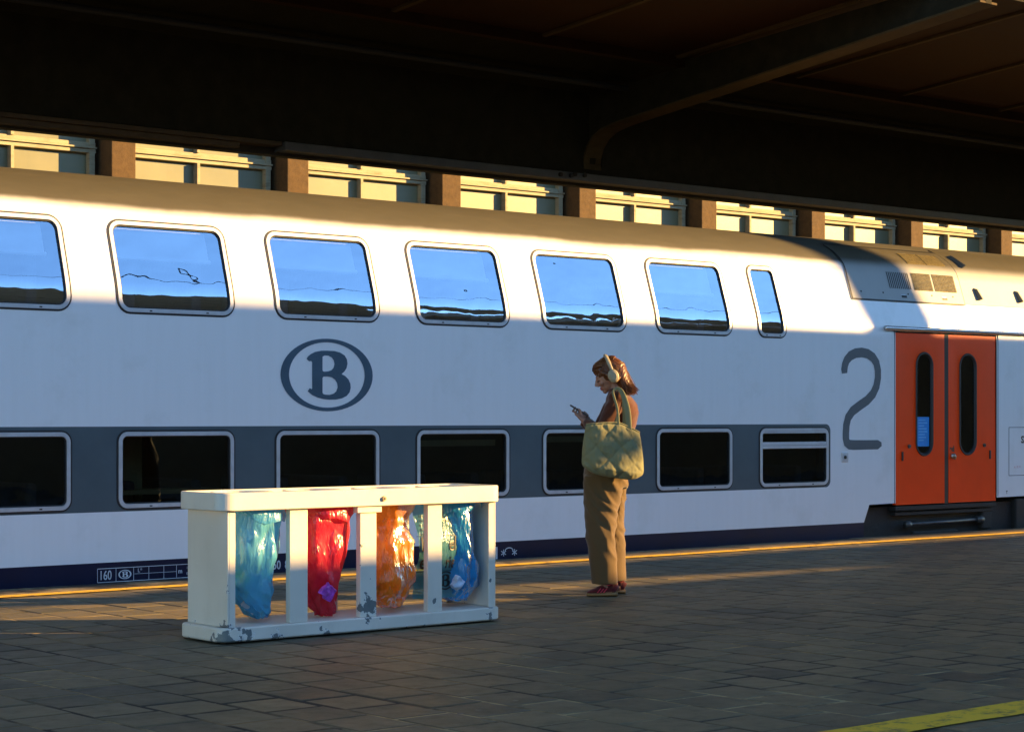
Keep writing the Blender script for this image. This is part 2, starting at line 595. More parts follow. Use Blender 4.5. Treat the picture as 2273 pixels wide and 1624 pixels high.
# ================================================================== ADDED SHADE WALL (unseen, behind and right of the camera, throws the long shade)
M_render = mat_simple('shade_wall_render', (0.42, 0.37, 0.30), 0.9, 0.15, 2, bumps=0.2)
WY = -2.0
kk = S.z / -S.y            # height gained per metre towards the sun
kx = S.x / -S.y
def wz(y, z): return z + (y - WY) * kk
def wx(x, y): return x + (y - WY) * kx
TOPZ = wz(13.86, 2.215)
ob = empty('shade_wall', (30, WY, 0))
tag(ob, 'added unseen wall behind the camera with openings that shape sun and shade on the platform', 'building')
def wall(x0, x1, z0, z1, name='shade_panel'):
    bm = bmesh.new(); box(bm, x0 - 30, x1 - 30, -0.3, 0, z0, z1)
    return link(name, bm, M_render, ob)
ox0, ox1 = wx(5.45, 9.56), wx(10.30, 10.46)      # opening that lights the bins, the woman and the ground by them
oz0, oz1 = wz(9.56, 0.455), wz(10.46, 1.95)
sx1 = wx(15.0, 11.3)
wall(12.5, ox0, 0.0, TOPZ)
wall(ox0, 62, 0.0, oz0)
wall(ox0, ox1, oz1, TOPZ)
e0, e1 = wz(12.80, 0), wz(13.70, 0)
# panel with a tapering slit, cut to shape the sun streak on the ground
slz0, slz1 = wz(10.95, 0), wz(12.15, 0)
bm = bmesh.new()
pts = [(ox1, oz0), (62, oz0), (62, e0), (ox1, e0), (ox1, slz1), (sx1, slz0 + .02), (ox1, slz0 - 0.0)]
wall(ox1, 62, e1, TOPZ); wall(46, 62, e0, e1)
fr = [bm.verts.new((x - 30, 0, z)) for x, z in pts]
bk = [bm.verts.new((x - 30, -0.3, z)) for x, z in pts]
bm.faces.new(fr); bm.faces.new(list(reversed(bk)))
for k in range(len(pts)): bm.faces.new((fr[k], fr[(k + 1) % len(pts)], bk[(k + 1) % len(pts)], bk[k]))
link('shade_panel', bm, M_render, ob)
# bar added across the opening to shape the light (its shadow is the dark streak on the stones)
bz0, bz1 = wz(12.47, 0), wz(12.84, 0)
bm = bmesh.new(); box(bm, wx(7.95, 9.8) - 30, wx(9.30, 10.46) - 30, -0.12, 0, bz0, bz1)
link('shade_bar', bm, M_render, ob)
# upright added on top of the wall to throw a shadow on the coach roof
cx0 = wx(16.95, 13.85); cx1 = wx(17.86, 13.85)
bm = bmesh.new(); box(bm, cx0 - 30, cx1 - 30, -0.25, -0.05, TOPZ - 0.01, TOPZ + 3.0)
link('shade_upright', bm, M_render, ob)
bm = bmesh.new(); box(bm, 12.4 - 30, 62 - 30, -8, -0.31, -0.02, 3.3)
link('shade_wall_rear', bm, M_render, ob)

# added roof slab high over all tracks (out of view; it keeps the zenith sky off the platform)
M_skyblock = mat_simple('sky_blocker_steel', (0.035, 0.03, 0.026), 0.8, 0.2, .5)
sky_block = tag(empty('sky_blocker_roof', (30, 30, 20)), 'added unseen dark roof slab that keeps sky light off the platform', 'roof')
bm = bmesh.new(); box(bm, -110, 120, -28.5, 34, 0, 0.6); link('roof_deck', bm, M_skyblock, sky_block)
bm = bmesh.new(); box(bm, -110, 120, -28.7, -28.5, -0.9, 0.8); link('fascia_board', bm, M_skyblock, sky_block)
for k in range(12):
    bm = bmesh.new(); box(bm, -100 + 18 * k, -99.6 + 18 * k, -28.4, 33.9, -0.9, -0.002); link('sky_blocker_truss', bm, M_skyblock, sky_block)
for k in range(6):
    bm = bmesh.new(); box(bm, -100.1 + 36 * k, -99.5 + 36 * k, 4.0, 4.6, -20.9, -0.91); link('column', bm, M_skyblock, sky_block)
M_reflblock = mat_simple('reflection_blocker_wall', (0.22, 0.17, 0.13), 0.9, 0.2, .4)  # unseen block added to keep bright low sky out of the coach windows
refl_block = tag(empty('reflection_blocker', (40, -62, GZ)), 'added unseen dark block far behind the camera that hides bright sky from the window reflections', 'building')
bm = bmesh.new(); box(bm, -110, 130, -8, 0, 0, 23.5); link('wall', bm, M_reflblock, refl_block)
bm = bmesh.new()
for k in range(24):
    x = -110 + 10 * k
    a = [bm.verts.new(p) for p in ((x, 0.3, 23.5), (x + 9.9, 0.3, 23.5), (x + 9.9, -4, 25.4 + (k * 7 % 5) * .3), (x, -4, 25.4 + (k * 7 % 5) * .3))]; bm.faces.new(a)
    b = [bm.verts.new(p) for p in ((x, -8.3, 23.5), (x + 9.9, -8.3, 23.5), (x + 9.9, -4.01, 25.4 + (k * 7 % 5) * .3), (x, -4.01, 25.4 + (k * 7 % 5) * .3))]; bm.faces.new(b)
link('roof', bm, M_reflblock, refl_block)

# ================================================================== BUILDING BEHIND THE TRAIN
def mat_stone(name, a, b, sc):
    m, nt, out = new_mat(name)
    p = principled(nt, out, Roughness=0.9)
    co = geo_pos(nt)
    n = noise_n(nt, co, sc, 8, 0.75)
    c = mixc(nt, ramp(nt, n, 0.3, 0.72), a, b)
    c = mixc(nt, math_n(nt, 'MULTIPLY', ramp(nt, noise_n(nt, co, sc * 5, 4, 0.7), 0.62, 0.75), 0.5), c, tuple(v * .45 for v in a))
    nt.links.new(c, p.inputs['Base Color'])
    bump(nt, p, n, 0.5, 0.02)
    return m
M_pil = mat_stone('pillar_stone', (0.055, 0.031, 0.012), (0.115, 0.067, 0.026), 9)
def mat_stained_white():
    m, nt, out = new_mat('stained_white_paint')
    p = principled(nt, out, Roughness=0.8)
    co = geo_pos(nt)
    n = noise_n(nt, co, 2.5, 8, 0.75, (1, 1, 5))
    c = mixc(nt, ramp(nt, n, 0.50, 0.78), (0.37, 0.335, 0.225), (0.17, 0.13, 0.065))
    nt.links.new(c, p.inputs['Base Color'])
    return m
M_sw = mat_stained_white()
def mat_pane():
    m, nt, out = new_mat('frosted_pane')
    p = principled(nt, out, Roughness=0.35)
    co = geo_pos(nt)
    n = noise_n(nt, co, 0.7, 5, 0.6)
    g = noise_n(nt, co, 5, 6, 0.7, (1, 1, 0.5))
    c = mixc(nt, ramp(nt, n, 0.35, 0.7), (0.155, 0.165, 0.10), (0.23, 0.225, 0.13))
    c = mixc(nt, math_n(nt, 'MULTIPLY', ramp(nt, g, 0.55, 0.8), 0.4), c, (0.13, 0.125, 0.075))
    nt.links.new(c, p.inputs['Base Color'])
    return m
M_pane = mat_pane()
bld = tag(empty('columned_building', (13.72, 25, 0)), 'long station building with brown stone pillars and stained white window bands behind the coach', 'building')
PITCH = 2.963
M_wall = mat_simple('building_wall', (0.40, 0.35, 0.24), 0.9, 0.2, 2)
bm = bmesh.new(); box(bm, -4 * PITCH, 17 * PITCH, 0.5, 6, -1, 10.5); link('wall', bm, M_wall, bld)
pil_me = None
for k in range(-3, 16):
    x = k * PITCH
    # pillar
    if pil_me is None:
        bm = bmesh.new(); box(bm, 0, 0.385, 0, 0.52, -1, 10.2, 0.012)
        o = link('pillar', bm, M_pil, bld); pil_me = o.data
    else:
        o = bpy.data.objects.new('pillar', pil_me); COL.objects.link(o); o.parent = bld
    o.location = (x, 0, 0)
    # window between this pillar and the next
    x0, x1 = x + 0.388, x + PITCH - 0.003
    w = link('window', (lambda b: (box(b, x0, x1, 0.36, 0.49, 1.0, 1.12), b)[1])(bmesh.new()), M_sw, bld)
    bm = bmesh.new()
    zt = 5.02
    box(bm, x0, x1 - 0.06, 0.335, 0.47, zt, zt + 0.055, 0.006)
    box(bm, x0, x1 - 0.06, 0.30, 0.47, zt + 0.060, zt + 0.085, 0.004)
    box(bm, x0, x1 - 0.06, 0.345, 0.47, zt + 0.09, zt + 0.15, 0.006)
    link('transom', bm, M_sw, w)
    bm = bmesh.new(); box(bm, x1 - 0.17, x1 - 0.08, 0.33, 0.47, 1.12, 9, 0.005); link('side_frame', bm, M_sw, w)
    bm = bmesh.new(); box(bm, (x0 + x1) / 2 - 0.09, (x0 + x1) / 2 - 0.045, 0.31, 0.47, 1.12, zt - 0.002); box(bm, (x0 + x1) / 2 - 0.09, (x0 + x1) / 2 - 0.045, 0.31, 0.47, zt + 0.152, 9); link('mullion', bm, M_sw, w)
    for a, b in ((x0, (x0 + x1) / 2 - 0.09), ((x0 + x1) / 2 - 0.045, x1 - 0.17)):
        for z0, z1 in ((1.12, zt - 0.002), (zt + 0.152, 9)):
            bm = bmesh.new(); box(bm, a, b, 0.425, 0.44, z0, z1); link('pane', bm, M_pane, w)
bm = bmesh.new(); box(bm, -4 * PITCH, 17 * PITCH, -0.25, 6.2, 10.21, 10.9, 0.03); link('cornice', bm, M_sw, bld)

# ================================================================== CANOPY ABOVE THE TRACK
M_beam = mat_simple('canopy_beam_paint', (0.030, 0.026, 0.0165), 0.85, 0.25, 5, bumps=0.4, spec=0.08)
M_ceil = mat_simple('canopy_ceiling_boards', (0.034, 0.0135, 0.0045), 0.7, 0.25, 3, stretch=(1, 6, 1), spec=0.08)
M_trim = mat_simple('canopy_trim_steel', (0.075, 0.075, 0.078), 0.5, 0.2, 6)
M_trimb = mat_simple('canopy_trim_rusty', (0.07, 0.042, 0.018), 0.7, 0.3, 7)
M_riblit = mat_simple('canopy_rib_lit_paint', (0.085, 0.058, 0.028), 0.8, 0.2, 5, spec=0.08)  # lit look of the rib underside put into the colour; battens share it
can = tag(empty('platform_canopy', (0, 16.9, 0)), 'dark brown station canopy with a curved rib hanging over the coach', 'canopy')
CX0, CX1 = -8, 46
bm = bmesh.new(); box(bm, CX0, CX1, 0.0, 0.30, 4.075, 5.02, 0.0); link('edge_beam', bm, M_beam, can)
bm = bmesh.new(); box(bm, CX0, CX1, -0.012, 0.0, 4.085, 4.115); link('beam_bead', bm, M_beam, can)
bm = bmesh.new(); box(bm, 11.22, CX1, -0.05, 0.16, 3.985, 4.072, 0.004); link('steel_trim', bm, M_trim, can)
bm = bmesh.new(); box(bm, CX0, 11.2, -0.02, 0.16, 4.03, 4.072, 0.004); box(bm, CX0, 10.72, 0.02, 0.14, 3.975, 4.028, 0.004); link('rusty_trim', bm, M_trimb, can)
bm = bmesh.new(); box(bm, CX0, CX1, 0.17, 0.30, 3.955, 4.073); link('gutter', bm, M_under, can)
def ceil_z(y): return 5.20 + 0.085 * (15.4 - y)
# soffit between the beam and the ceiling boards
bm = bmesh.new()
q = [(CX0, 16.9, 5.0), (CX1, 16.9, 5.0), (CX1, 15.45, 5.24), (CX0, 15.45, 5.24)]
a = [bm.verts.new((x, y - 16.9, z)) for x, y, z in q]; b = [bm.verts.new((x, y - 16.9, z + .1)) for x, y, z in q]
bm.faces.new(a); bm.faces.new(b)
for k in range(4): bm.faces.new((a[k], a[(k + 1) % 4], b[(k + 1) % 4], b[k]))
link('soffit', bm, M_beam, can)
bm = bmesh.new(); box(bm, CX0, CX1, 15.33 - 16.9, 15.45 - 16.9, 5.10, 5.34, 0.004); link('longitudinal_beam', bm, M_ceil, can)
bm = bmesh.new(); tube(bm, [(CX0, 16.25 - 16.9, 4.98), (CX1, 16.25 - 16.9, 4.98)], 0.035, 10); link('conduit', bm, M_under, can, True)
xs = [15.31 + 1.93 * k for k in range(-12, 16)]
NEAR = 11.92
for xa, xb in zip(xs, xs[1:]):
    bm = bmesh.new()
    q = [(xa + .02, 15.33), (xb - .02, 15.33), (xb - .02, NEAR), (xa + .02, NEAR)]
    a = [bm.verts.new((x, y - 16.9, ceil_z(y))) for x, y in q]; b = [bm.verts.new((x, y - 16.9, ceil_z(y) + .05)) for x, y in q]
    bm.faces.new(a); bm.faces.new(b)
    for k in range(4): bm.faces.new((a[k], a[(k + 1) % 4], b[(k + 1) % 4], b[k]))
    link('ceiling_panel', bm, M_ceil, can)
    bm = bmesh.new()
    q = [(xa - .03, 15.33), (xa + .03, 15.33), (xa + .03, NEAR), (xa - .03, NEAR)]
    a = [bm.verts.new((x, y - 16.9, ceil_z(y) - .03)) for x, y in q]; b = [bm.verts.new((x, y - 16.9, ceil_z(y) + .0)) for x, y in q]
    bm.faces.new(a); bm.faces.new(b)
    for k in range(4): bm.faces.new((a[k], a[(k + 1) % 4], b[(k + 1) % 4], b[k]))
    link('batten', bm, M_riblit, can)
bm = bmesh.new()
q = [(CX0, 15.33 ), (CX1, 15.33), (CX1, NEAR), (CX0, NEAR)]
a = [bm.verts.new((x, y - 16.9, ceil_z(y) + .055)) for x, y in q]; b = [bm.verts.new((x, y - 16.9, ceil_z(y) + .2)) for x, y in q]
bm.faces.new(a); bm.faces.new(b)
for k in range(4): bm.faces.new((a[k], a[(k + 1) % 4], b[(k + 1) % 4], b[k]))
link('roof_deck', bm, M_beam, can)
bm = bmesh.new()
for (y0, z0), (y1, z1) in (((16.9, 5.10), (15.33, 5.40)), ):
    q = [(CX0, y0 + .3, z0), (CX1, y0 + .3, z0), (CX1, y1, z1), (CX0, y1, z1)]
    a = [bm.verts.new((x, y - 16.9, z + .02)) for x, y, z in q]; b = [bm.verts.new((x, y - 16.9, z + .12)) for x, y, z in q]
    bm.faces.new(a); bm.faces.new(b)
    for k in range(4): bm.faces.new((a[k], a[(k + 1) % 4], b[(k + 1) % 4], b[k]))
link('roof_deck', bm, M_beam, can)
bm = bmesh.new(); box(bm, CX0, CX1, NEAR - 16.9 - .04, NEAR - 16.9 - .002, ceil_z(NEAR) - .06, ceil_z(NEAR) + .22); link('fascia_board', bm, M_beam, can)
# ribs: deep curved brackets
for xr in (15.31 - 11.58, 15.31, 15.31 + 11.58, 15.31 + 23.16):
    prof = [(16.885, 4.13), (16.87, 4.26), (16.82, 4.38), (16.73, 4.475), (16.6, 4.54), (16.4, 4.585), (16.2, 4.61), (14.5, 4.805), (12.8, 5.0), (11.36, 5.165), (11.36, 5.38), (NEAR - .05, ceil_z(NEAR) - .07), (NEAR, ceil_z(NEAR) - .07), (15.32, ceil_z(15.32) - .034), (15.46, 5.09), (16.885, 4.98)]
    low = [(y, z) for y, z in prof[:9]]
    web = [(y - .004 if k < 4 else y, z + .026) for k, (y, z) in enumerate(low)] + prof[9:]
    bm = bmesh.new()
    a = [bm.verts.new((xr + .11, y - 16.9, z)) for y, z in web]; b = [bm.verts.new((xr + .20, y - 16.9, z)) for y, z in web]
    bm.faces.new(a); bm.faces.new(list(reversed(b)))
    n = len(web)
    for k in range(n): bm.faces.new((a[k], b[k], b[(k + 1) % n], a[(k + 1) % n]))
    rb = link('rib', bm, M_beam, can)  # web in the darker beam paint, standing for the rib's shaded sides
    bm = bmesh.new()
    fl = prof[:10]
    rows = []
    for k, (y, z) in enumerate(fl):
        p0 = Vector(fl[max(k - 1, 0)]); p1 = Vector(fl[min(k + 1, len(fl) - 1)])
        d = (p1 - p0).normalized(); nn = Vector((-d.y, d.x))
        if nn.y < 0 and k > 3: nn = -nn
        if k <= 3: nn = Vector((abs(nn.x), nn.y)) if False else nn
        q = Vector((y, z)) + (nn if nn.y >= -.2 else -nn) * .022
        rows.append([bm.verts.new((x, yy - 16.9, zz)) for x, (yy, zz) in ((xr + .025, (y, z)), (xr + .285, (y, z)), (xr + .285, q), (xr + .025, q))])
    for a, b in zip(rows, rows[1:]):
        for k in range(4): bm.faces.new((a[k], a[(k + 1) % 4], b[(k + 1) % 4], b[k]))
    bm.faces.new(rows[0]); bm.faces.new(rows[-1])
    link('flange', bm, M_riblit, rb)  # lighter tone stands for the light on the rib's underside
    if abs(xr - 15.31) > 1:
        bm = bmesh.new(); box(bm, xr + .03, xr + .28, 0.32, 0.6, GZ, 5.0, 0.02); link('column', bm, M_beam, can)
for dx in (0.0, 0.16, 0.22, 0.37):
    bm = bmesh.new(); tube(bm, [(14.94 + dx, -0.075 - (.01 if dx in (0.16,) else 0), 4.03 + (.02 if dx in (.22, .37) else 0)), (14.94 + dx, -0.05, 4.03 + (.02 if dx in (.22, .37) else 0))], 0.026, 10)
    link('bolt', bm, M_under, can)

# ================================================================== THE COACH
TY = 13.80
TX0, TX1 = -3.0, 26.0
_roof = [(2.86, 0.1984), (2.93, 0.230), (3.0, 0.290), (3.07, 0.376), (3.14, 0.49), (3.20, 0.62), (3.25, 0.79), (3.285, 1.0), (3.30, 1.2), (3.306, 1.415)]
def dyz(z):
    if z <= 2.12: return 0.0
    if z <= 2.36: return 0.32 * (z - 2.12) ** 2 / 0.48
    if z <= 2.86: return 0.0384 + 0.32 * (z - 2.36)
    for (z0, d0), (z1, d1) in zip(_roof, _roof[1:]):
        if z <= z1: return d0 + (d1 - d0) * (z - z0) / (z1 - z0)
    return 1.415
def nrm(z):
    if z <= 2.12: return Vector((0, -1, 0))
    e = 0.02
    s = (dyz(min(z + e, 3.306)) - dyz(z - e)) / (min(z + e, 3.306) - (z - e))
    return Vector((0, -1, s)).normalized()
def surf(X, z, off=0.0):
    n = nrm(z)
    return Vector((X, TY + dyz(z), z)) + n * off

def cdt(outer, holes=(), zs=(), regions=(), extra_x=()):
    P, E = [], []
    def loop(pl):
        b = len(P)
        P.extend(Vector(p) for p in pl)
        E.extend((b + i, b + (i + 1) % len(pl)) for i in range(len(pl)))
    loop(outer)
    for h in holes: loop(h)
    for pl, mi in regions: loop(pl)
    x0 = min(p[0] for p in outer); x1 = max(p[0] for p in outer)
    z0 = min(p[1] for p in outer); z1 = max(p[1] for p in outer)
    for z in zs:
        if z0 < z < z1:
            b = len(P); P.extend((Vector((x0, z)), Vector((x1, z)))); E.append((b, b + 1))
    for x in extra_x:
        if x0 < x < x1:
            b = len(P); P.extend((Vector((x, z0)), Vector((x, z1)))); E.append((b, b + 1))
    V, _, Fc, _, _, _ = delaunay_2d_cdt(P, E, [], 0, 1e-6)
    out = []
    for f in Fc:
        c = sum((V[i] for i in f), Vector((0, 0))) / len(f)
        if not inside(c, outer) or any(inside(c, h) for h in holes): continue
        mi = 0
        for pl, m_ in regions:
            if inside(c, pl): mi = m_
        out.append((tuple(f), mi))
    return V, out

def skin(name, outer, mats, parent, holes=(), zs=(), regions=(), off=0.0, extra_x=()):
    V, Fc = cdt(outer, holes, zs, regions, extra_x)
    me = bpy.data.meshes.new(name)
    me.from_pydata([surf(v.x, v.y, off) for v in V], [], [f for f, _ in Fc])
    for p, (_, mi) in zip(me.polygons, Fc):
        p.material_index = mi; p.use_smooth = True
    for m in mats if isinstance(mats, (list, tuple)) else [mats]: me.materials.append(m)
    me.update()
    if me.polygons and me.polygons[0].normal.y > 0: me.flip_normals()
    me.normals_split_custom_set_from_vertices([nrm(v.y) for v in V])
    o = bpy.data.objects.new(name, me); COL.objects.link(o); o.parent = parent
    return o

def densify(pl, step=0.06):
    out = []
    for i in range(len(pl)):
        a = Vector(pl[i]); b = Vector(pl[(i + 1) % len(pl)])
        n = max(1, int((b - a).length / step))
        for k in range(n): out.append(tuple(a + (b - a) * k / n))
    return out

def ring_strip(name, loops, mat, parent):
    """loops: list of (outline, offset) with the same number of points, joined in order"""
    bm = bmesh.new()
    rows = [[bm.verts.new(surf(x, z, off)) for x, z in pl] for pl, off in loops]
    n = len(rows[0])
    for a, b in zip(rows, rows[1:]):
        for k in range(n): bm.faces.new((a[k], a[(k + 1) % n], b[(k + 1) % n], b[k]))
    return link(name, bm, mat, parent)

coach = tag(empty('double_deck_coach', (0, 0, 0)), 'white double-deck railway coach with grey window band and orange doors at the platform', 'train coach')
ZS = [2.12 + 0.04 * k for k in range(0, 20)]
UPP = [(7.63 + 1.465 * k, 8.685 + 1.465 * k) for k in range(-7, 5)]
UPP_SMALL = (14.94, 15.35)
LOW = [(7.63 + 1.465 * k, 8.685 + 1.465 * k) for k in range(-7, 6)]
holes = [densify(rrect(a + .03, b - .03, 2.13, 2.80, 0.075)) for a, b in UPP]
holes.append(densify(rrect(UPP_SMALL[0] + .03, UPP_SMALL[1] - .03, 2.13, 2.80, 0.075)))
holes += [rrect(a + .03, b - .03, 0.595, 1.135, 0.06) for a, b in LOW]
DOORX = (17.12, 18.935); DOORZ = (0.312, 2.212)
holes.append([(DOORX[0], DOORZ[0]), (DOORX[1], DOORZ[0]), (DOORX[1], DOORZ[1]), (DOORX[0], DOORZ[1])])
outer = [(TX0, -0.55), (16.585, -0.55), (16.585, 0.14), (16.68, 0.338), (19.9, 0.365), (TX1, 0.365), (TX1, 2.90), (TX0, 2.90)]
band = [(TX0 - .1, 0.542), (15.98, 0.542)] + [(16.04 + .10 * math.sin(R(a)) - .06, 0.602 - .06 * math.cos(R(a))) for a in range(10, 90, 20)] + [(16.045, 0.63), (16.045, 1.13)] + [(15.98 + .065 * math.cos(R(a)), 1.14 + .063 * math.sin(R(a))) for a in range(10, 90, 20)] + [(15.97, 1.205), (TX0 - .1, 1.205)]
band = [(TX0 - .1, 0.542)] + [p for p in rrect(TX0 - 1, 16.045, 0.542, 1.205, 0.07) if p[0] > 10]
band = [(TX0 - .1, 1.205), (TX0 - .1, 0.542)] + [p for p in rrect(TX0 - 1, 16.045, 0.542, 1.205, 0.07)[21:]] + [p for p in rrect(TX0 - 1, 16.045, 0.542, 1.205, 0.07)[:7]]
navy = [(TX0 - .1, -0.6), (16.7, -0.6), (16.7, 0.150), (TX0 - .1, 0.150)]
skin('body_side', outer, [M_coach, M_grey, M_navy], coach, holes, ZS, [(band, 1), (navy, 2)], extra_x=[x * 1.0 for x in range(-2, 26)])
# roof and far side
bm = bmesh.new()
prof = [(2.90, dyz(2.90))] + _roof[1:] + [(z, 2.83 - d) for z, d in reversed(_roof[1:-1])] + [(2.90, 2.83 - dyz(2.9)), (2.55, 2.764), (2.2, 2.83), (-0.5, 2.83)]
# refine the roof arc
fine = []
for (za, da), (zb, db) in zip(prof, prof[1:]):
    fine.append((za, da)); fine.append(((za + zb) / 2, (da + db) / 2))
fine.append(prof[-1])
cols = []
for x in [TX0 + k for k in range(0, int(TX1 - TX0) + 1)]:
    cols.append([bm.verts.new((x, TY + d, z)) for z, d in prof])
for a, b in zip(cols, cols[1:]):
    for k in range(len(prof) - 1): bm.faces.new((a[k], b[k], b[k + 1], a[k + 1]))
link('roof', bm, M_coach, coach, smooth=True)
for x in (TX0, TX1):
    bm = bmesh.new(); box(bm, x - .05, x + .05, TY + .04, TY + 2.79, -0.5, 2.9); link('end_wall', bm, M_under, coach)
# interior
bm = bmesh.new(); box(bm, TX0 + .1, TX1 - .1, TY + 2.2, TY + 2.3, -0.4, 3.1); link('interior_wall', bm, M_int, coach)
bm = bmesh.new(); box(bm, TX0 + .1, 17.0, TY + .12, TY + 2.2, 1.30, 1.45); link('upper_deck_floor', bm, M_int, coach)
bm = bmesh.new(); box(bm, TX0 + .1, 17.0, TY + .12, TY + 2.2, -0.45, -0.35); link('lower_deck_floor', bm, M_int, coach)
seat_me = None
for (a, b) in LOW:
    for zf in (-0.35, 1.45):
        for fx in (0.22, 0.80):
            if seat_me is None:
                bm = bmesh.new()
                box(bm, -.05, .05, 0, 0.95, 0.35, 1.12, 0.03); box(bm, -.24, .24, 0, 0.95, 0.32, 0.44, 0.03)
                o = link('seat', bm, M_seat, coach); seat_me = o.data
            else:
                o = bpy.data.objects.new('seat', seat_me); COL.objects.link(o); o.parent = coach
            o.location = (a + (b - a) * fx, TY + .22, zf)

def window(a, b, z0, z1, r, glass, cut=None):
    """aluminium frame in a rubber seal; pane set back in the frame"""
    n = 6
    o1 = densify(rrect(a - .012, b + .012, z0 - .012, z1 + .012, r + .012, n))
    w = empty('window'); w.parent = coach
    base = rrect(a, b, z0, z1, r, n)
    def dens_like(ins):
        pl = rrect(a + ins, b - ins, z0 + ins, z1 - ins, max(r - ins, .01), n)
        out = []
        N = len(pl)
        for i in range(N):
            p, q = Vector(pl[i]), Vector(pl[(i + 1) % N])
            bp, bq = Vector(base[i]), Vector(base[(i + 1) % N])
            m_ = max(1, int((bq - bp).length / 0.05))
            for k in range(m_): out.append(tuple(p + (q - p) * k / m_))
        return out
    D = dens_like
    ring_strip('seal', [(D(-.014), 0.001), (D(-.012), 0.006), (D(0.001), 0.006)], M_rub, w)
    ring_strip('frame', [(D(0), 0.002), (D(.003), 0.011), (D(.033), 0.011), (D(.036), -0.02)], M_alu, w)
    ring_strip('inner_seal', [(D(.0355), 0.004), (D(.043), 0.0), (D(.044), -0.03)], M_rub, w)
    pl = D(.042)
    skin('pane', pl, glass, w, (), [z0 + .04 * k for k in range(1, 20)], off=-0.010)
    # drain slots in the lower frame
    bm = bmesh.new()
    for fx in (0.27, 0.76):
        x = a + (b - a) * fx
        vv = [bm.verts.new(surf(x + dx, z0 + dz, 0.0125)) for dx, dz in ((-.012, .010), (.012, .010), (.012, .020), (-.012, .020))]
        bm.faces.new(vv)
    link('drain_slot', bm, M_rub, w)
    return w
for i, (a, b) in enumerate(UPP):
    if b < 4: continue
    w = window(a, b, 2.10, 2.83, 0.105, M_glassU)
    xa = round((a - 7.63) / 1.465)
    if xa != 3:
        bz = {-1: 2.545, 0: 2.55, 1: 2.545, 2: 2.535, 4: 2.52}.get(xa, 2.5)
        bl = skin('blind', [(a + .04, bz), (b - .14, bz), (b - .14, 2.80), (a + .04, 2.80)], M_blind, w, (), [bz + .04 * k for k in range(1, 8)], off=-0.055)
        bm = bmesh.new()
        p0, p1 = surf(a + .03, bz, -.052), surf(b - .135, bz, -.052)
        tube(bm, [p0, p1], (0.010, 0.020), 8); link('blind_bar', bm, M_blindbar, w)
window(*UPP_SMALL, 2.10, 2.83, 0.085, M_glassU)
for i, (a, b) in enumerate(LOW):
    if b < 4: continue
    w = window(a, b, 0.565, 1.165, 0.08, M_glassL)
    k = round((a - 7.63) / 1.465)
    if k in (2, 3):
        zt = 1.075 if k == 2 else 1.10
        bm = bmesh.new(); box(bm, a + .05, b - .12, TY + .05, TY + .056, zt - .055, zt); link('blind', bm, M_blindlow, w)
    if k == 0:
        bm = bmesh.new(); box(bm, a + .05, b - .05, TY + .10, TY + .45, 0.665, 0.70); link('table', bm, M_blindlow, w)
        bm = bmesh.new(); box(bm, a + .32, a + .50, TY + .5, TY + .56, 0.6, 1.15, .01); link('headrest_cover', bm, M_blindlow, w)
    if k == 5:
        bm = bmesh.new()
        box(bm, a + .036, b - .036, TY - .013, TY - .004, 0.955, 0.985, .002); box(bm, a + .036, b - .036, TY - .009, TY - .002, 0.988, 1.022, .002)
        box(bm, a + .036, b - .036, TY - .009, TY - .002, 1.112, 1.128, .002)
        link('tilting_light_bar', bm, M_alu, w)

# ---- printed marks on the side
def side(off): return lambda x, z: surf(x, z, off)
def side_text(bm, txt, x, z, size, off=0.003, bold=0.0, sx=1.0, mi=0):
    vs_, fs = text_mesh(txt, size, bold)
    add_flat(bm, [(x + v[0] * sx, z + v[1]) for v in vs_], fs, side(off), mi)
def poly_fill(bm, outer, holes, fn, mi=0):
    V, Fc = cdt(outer, holes)
    add_flat(bm, [tuple(v) for v in V], [f for f, _ in Fc], fn, mi)
B_OUT = [(0, 48), (8, 34), (22, 22), (45, 9), (80, 1), (110, 0), (150, 1), (182, 9), (206, 24), (219, 46), (222, 70), (217, 95), (206, 114), (190, 130), (210, 141), (228, 160), (238, 184), (240, 206), (234, 232), (218, 253), (192, 267), (160, 274), (120, 275), (90, 272), (60, 264), (30, 250), (6, 229), (17, 211), (26, 217), (30, 214), (30, 66), (24, 60), (16, 62), (8, 58)]
B_C1 = [(86, 34), (98, 27), (118, 28), (136, 38), (147, 54), (151, 74), (146, 95), (134, 109), (116, 116), (98, 118), (88, 116), (86, 108)]
B_C2 = [(86, 152), (92, 146), (112, 145), (136, 149), (154, 162), (165, 182), (168, 205), (160, 228), (146, 241), (124, 248), (100, 247), (90, 243), (86, 236)]
def logo(bm, cx, cz, w, h, fn, mi=0, ring=(0.09, 0.05)):
    el = lambda ax, az: [(cx + ax * math.cos(2 * math.pi * k / 56), cz + az * math.sin(2 * math.pi * k / 56)) for k in range(56)]
    poly_fill(bm, el(w / 2, h / 2), [el(w / 2 * (1 - ring[0] * 2), h / 2 * (1 - ring[1] * 2))], fn, mi)
    sx, sz = w * 0.48 / 240, h * 0.675 / 275
    T = lambda pl: [(cx - w * .225 + x * sx, cz + h * .335 - y * sz) for x, y in pl]
    poly_fill(bm, T(B_OUT), [T(B_C1), T(B_C2)], fn, mi)
bm = bmesh.new()
logo(bm, 9.61, 1.634, 0.945, 0.612, side(0.003))
link('oval_letter_emblem', bm, M_decal, coach, recalc=False)
two = [(692, 787), (691, 770), (694, 748), (702, 726), (718, 706), (742, 693), (770, 689), (798, 694), (822, 710), (838, 735), (845, 770), (845, 805), (838, 845), (822, 880), (795, 910), (760, 935), (728, 960), (708, 990), (700, 1025), (698, 1060), (698, 1085), (702, 1104), (713, 1114), (735, 1116), (790, 1116), (845, 1116), (862, 1114)]
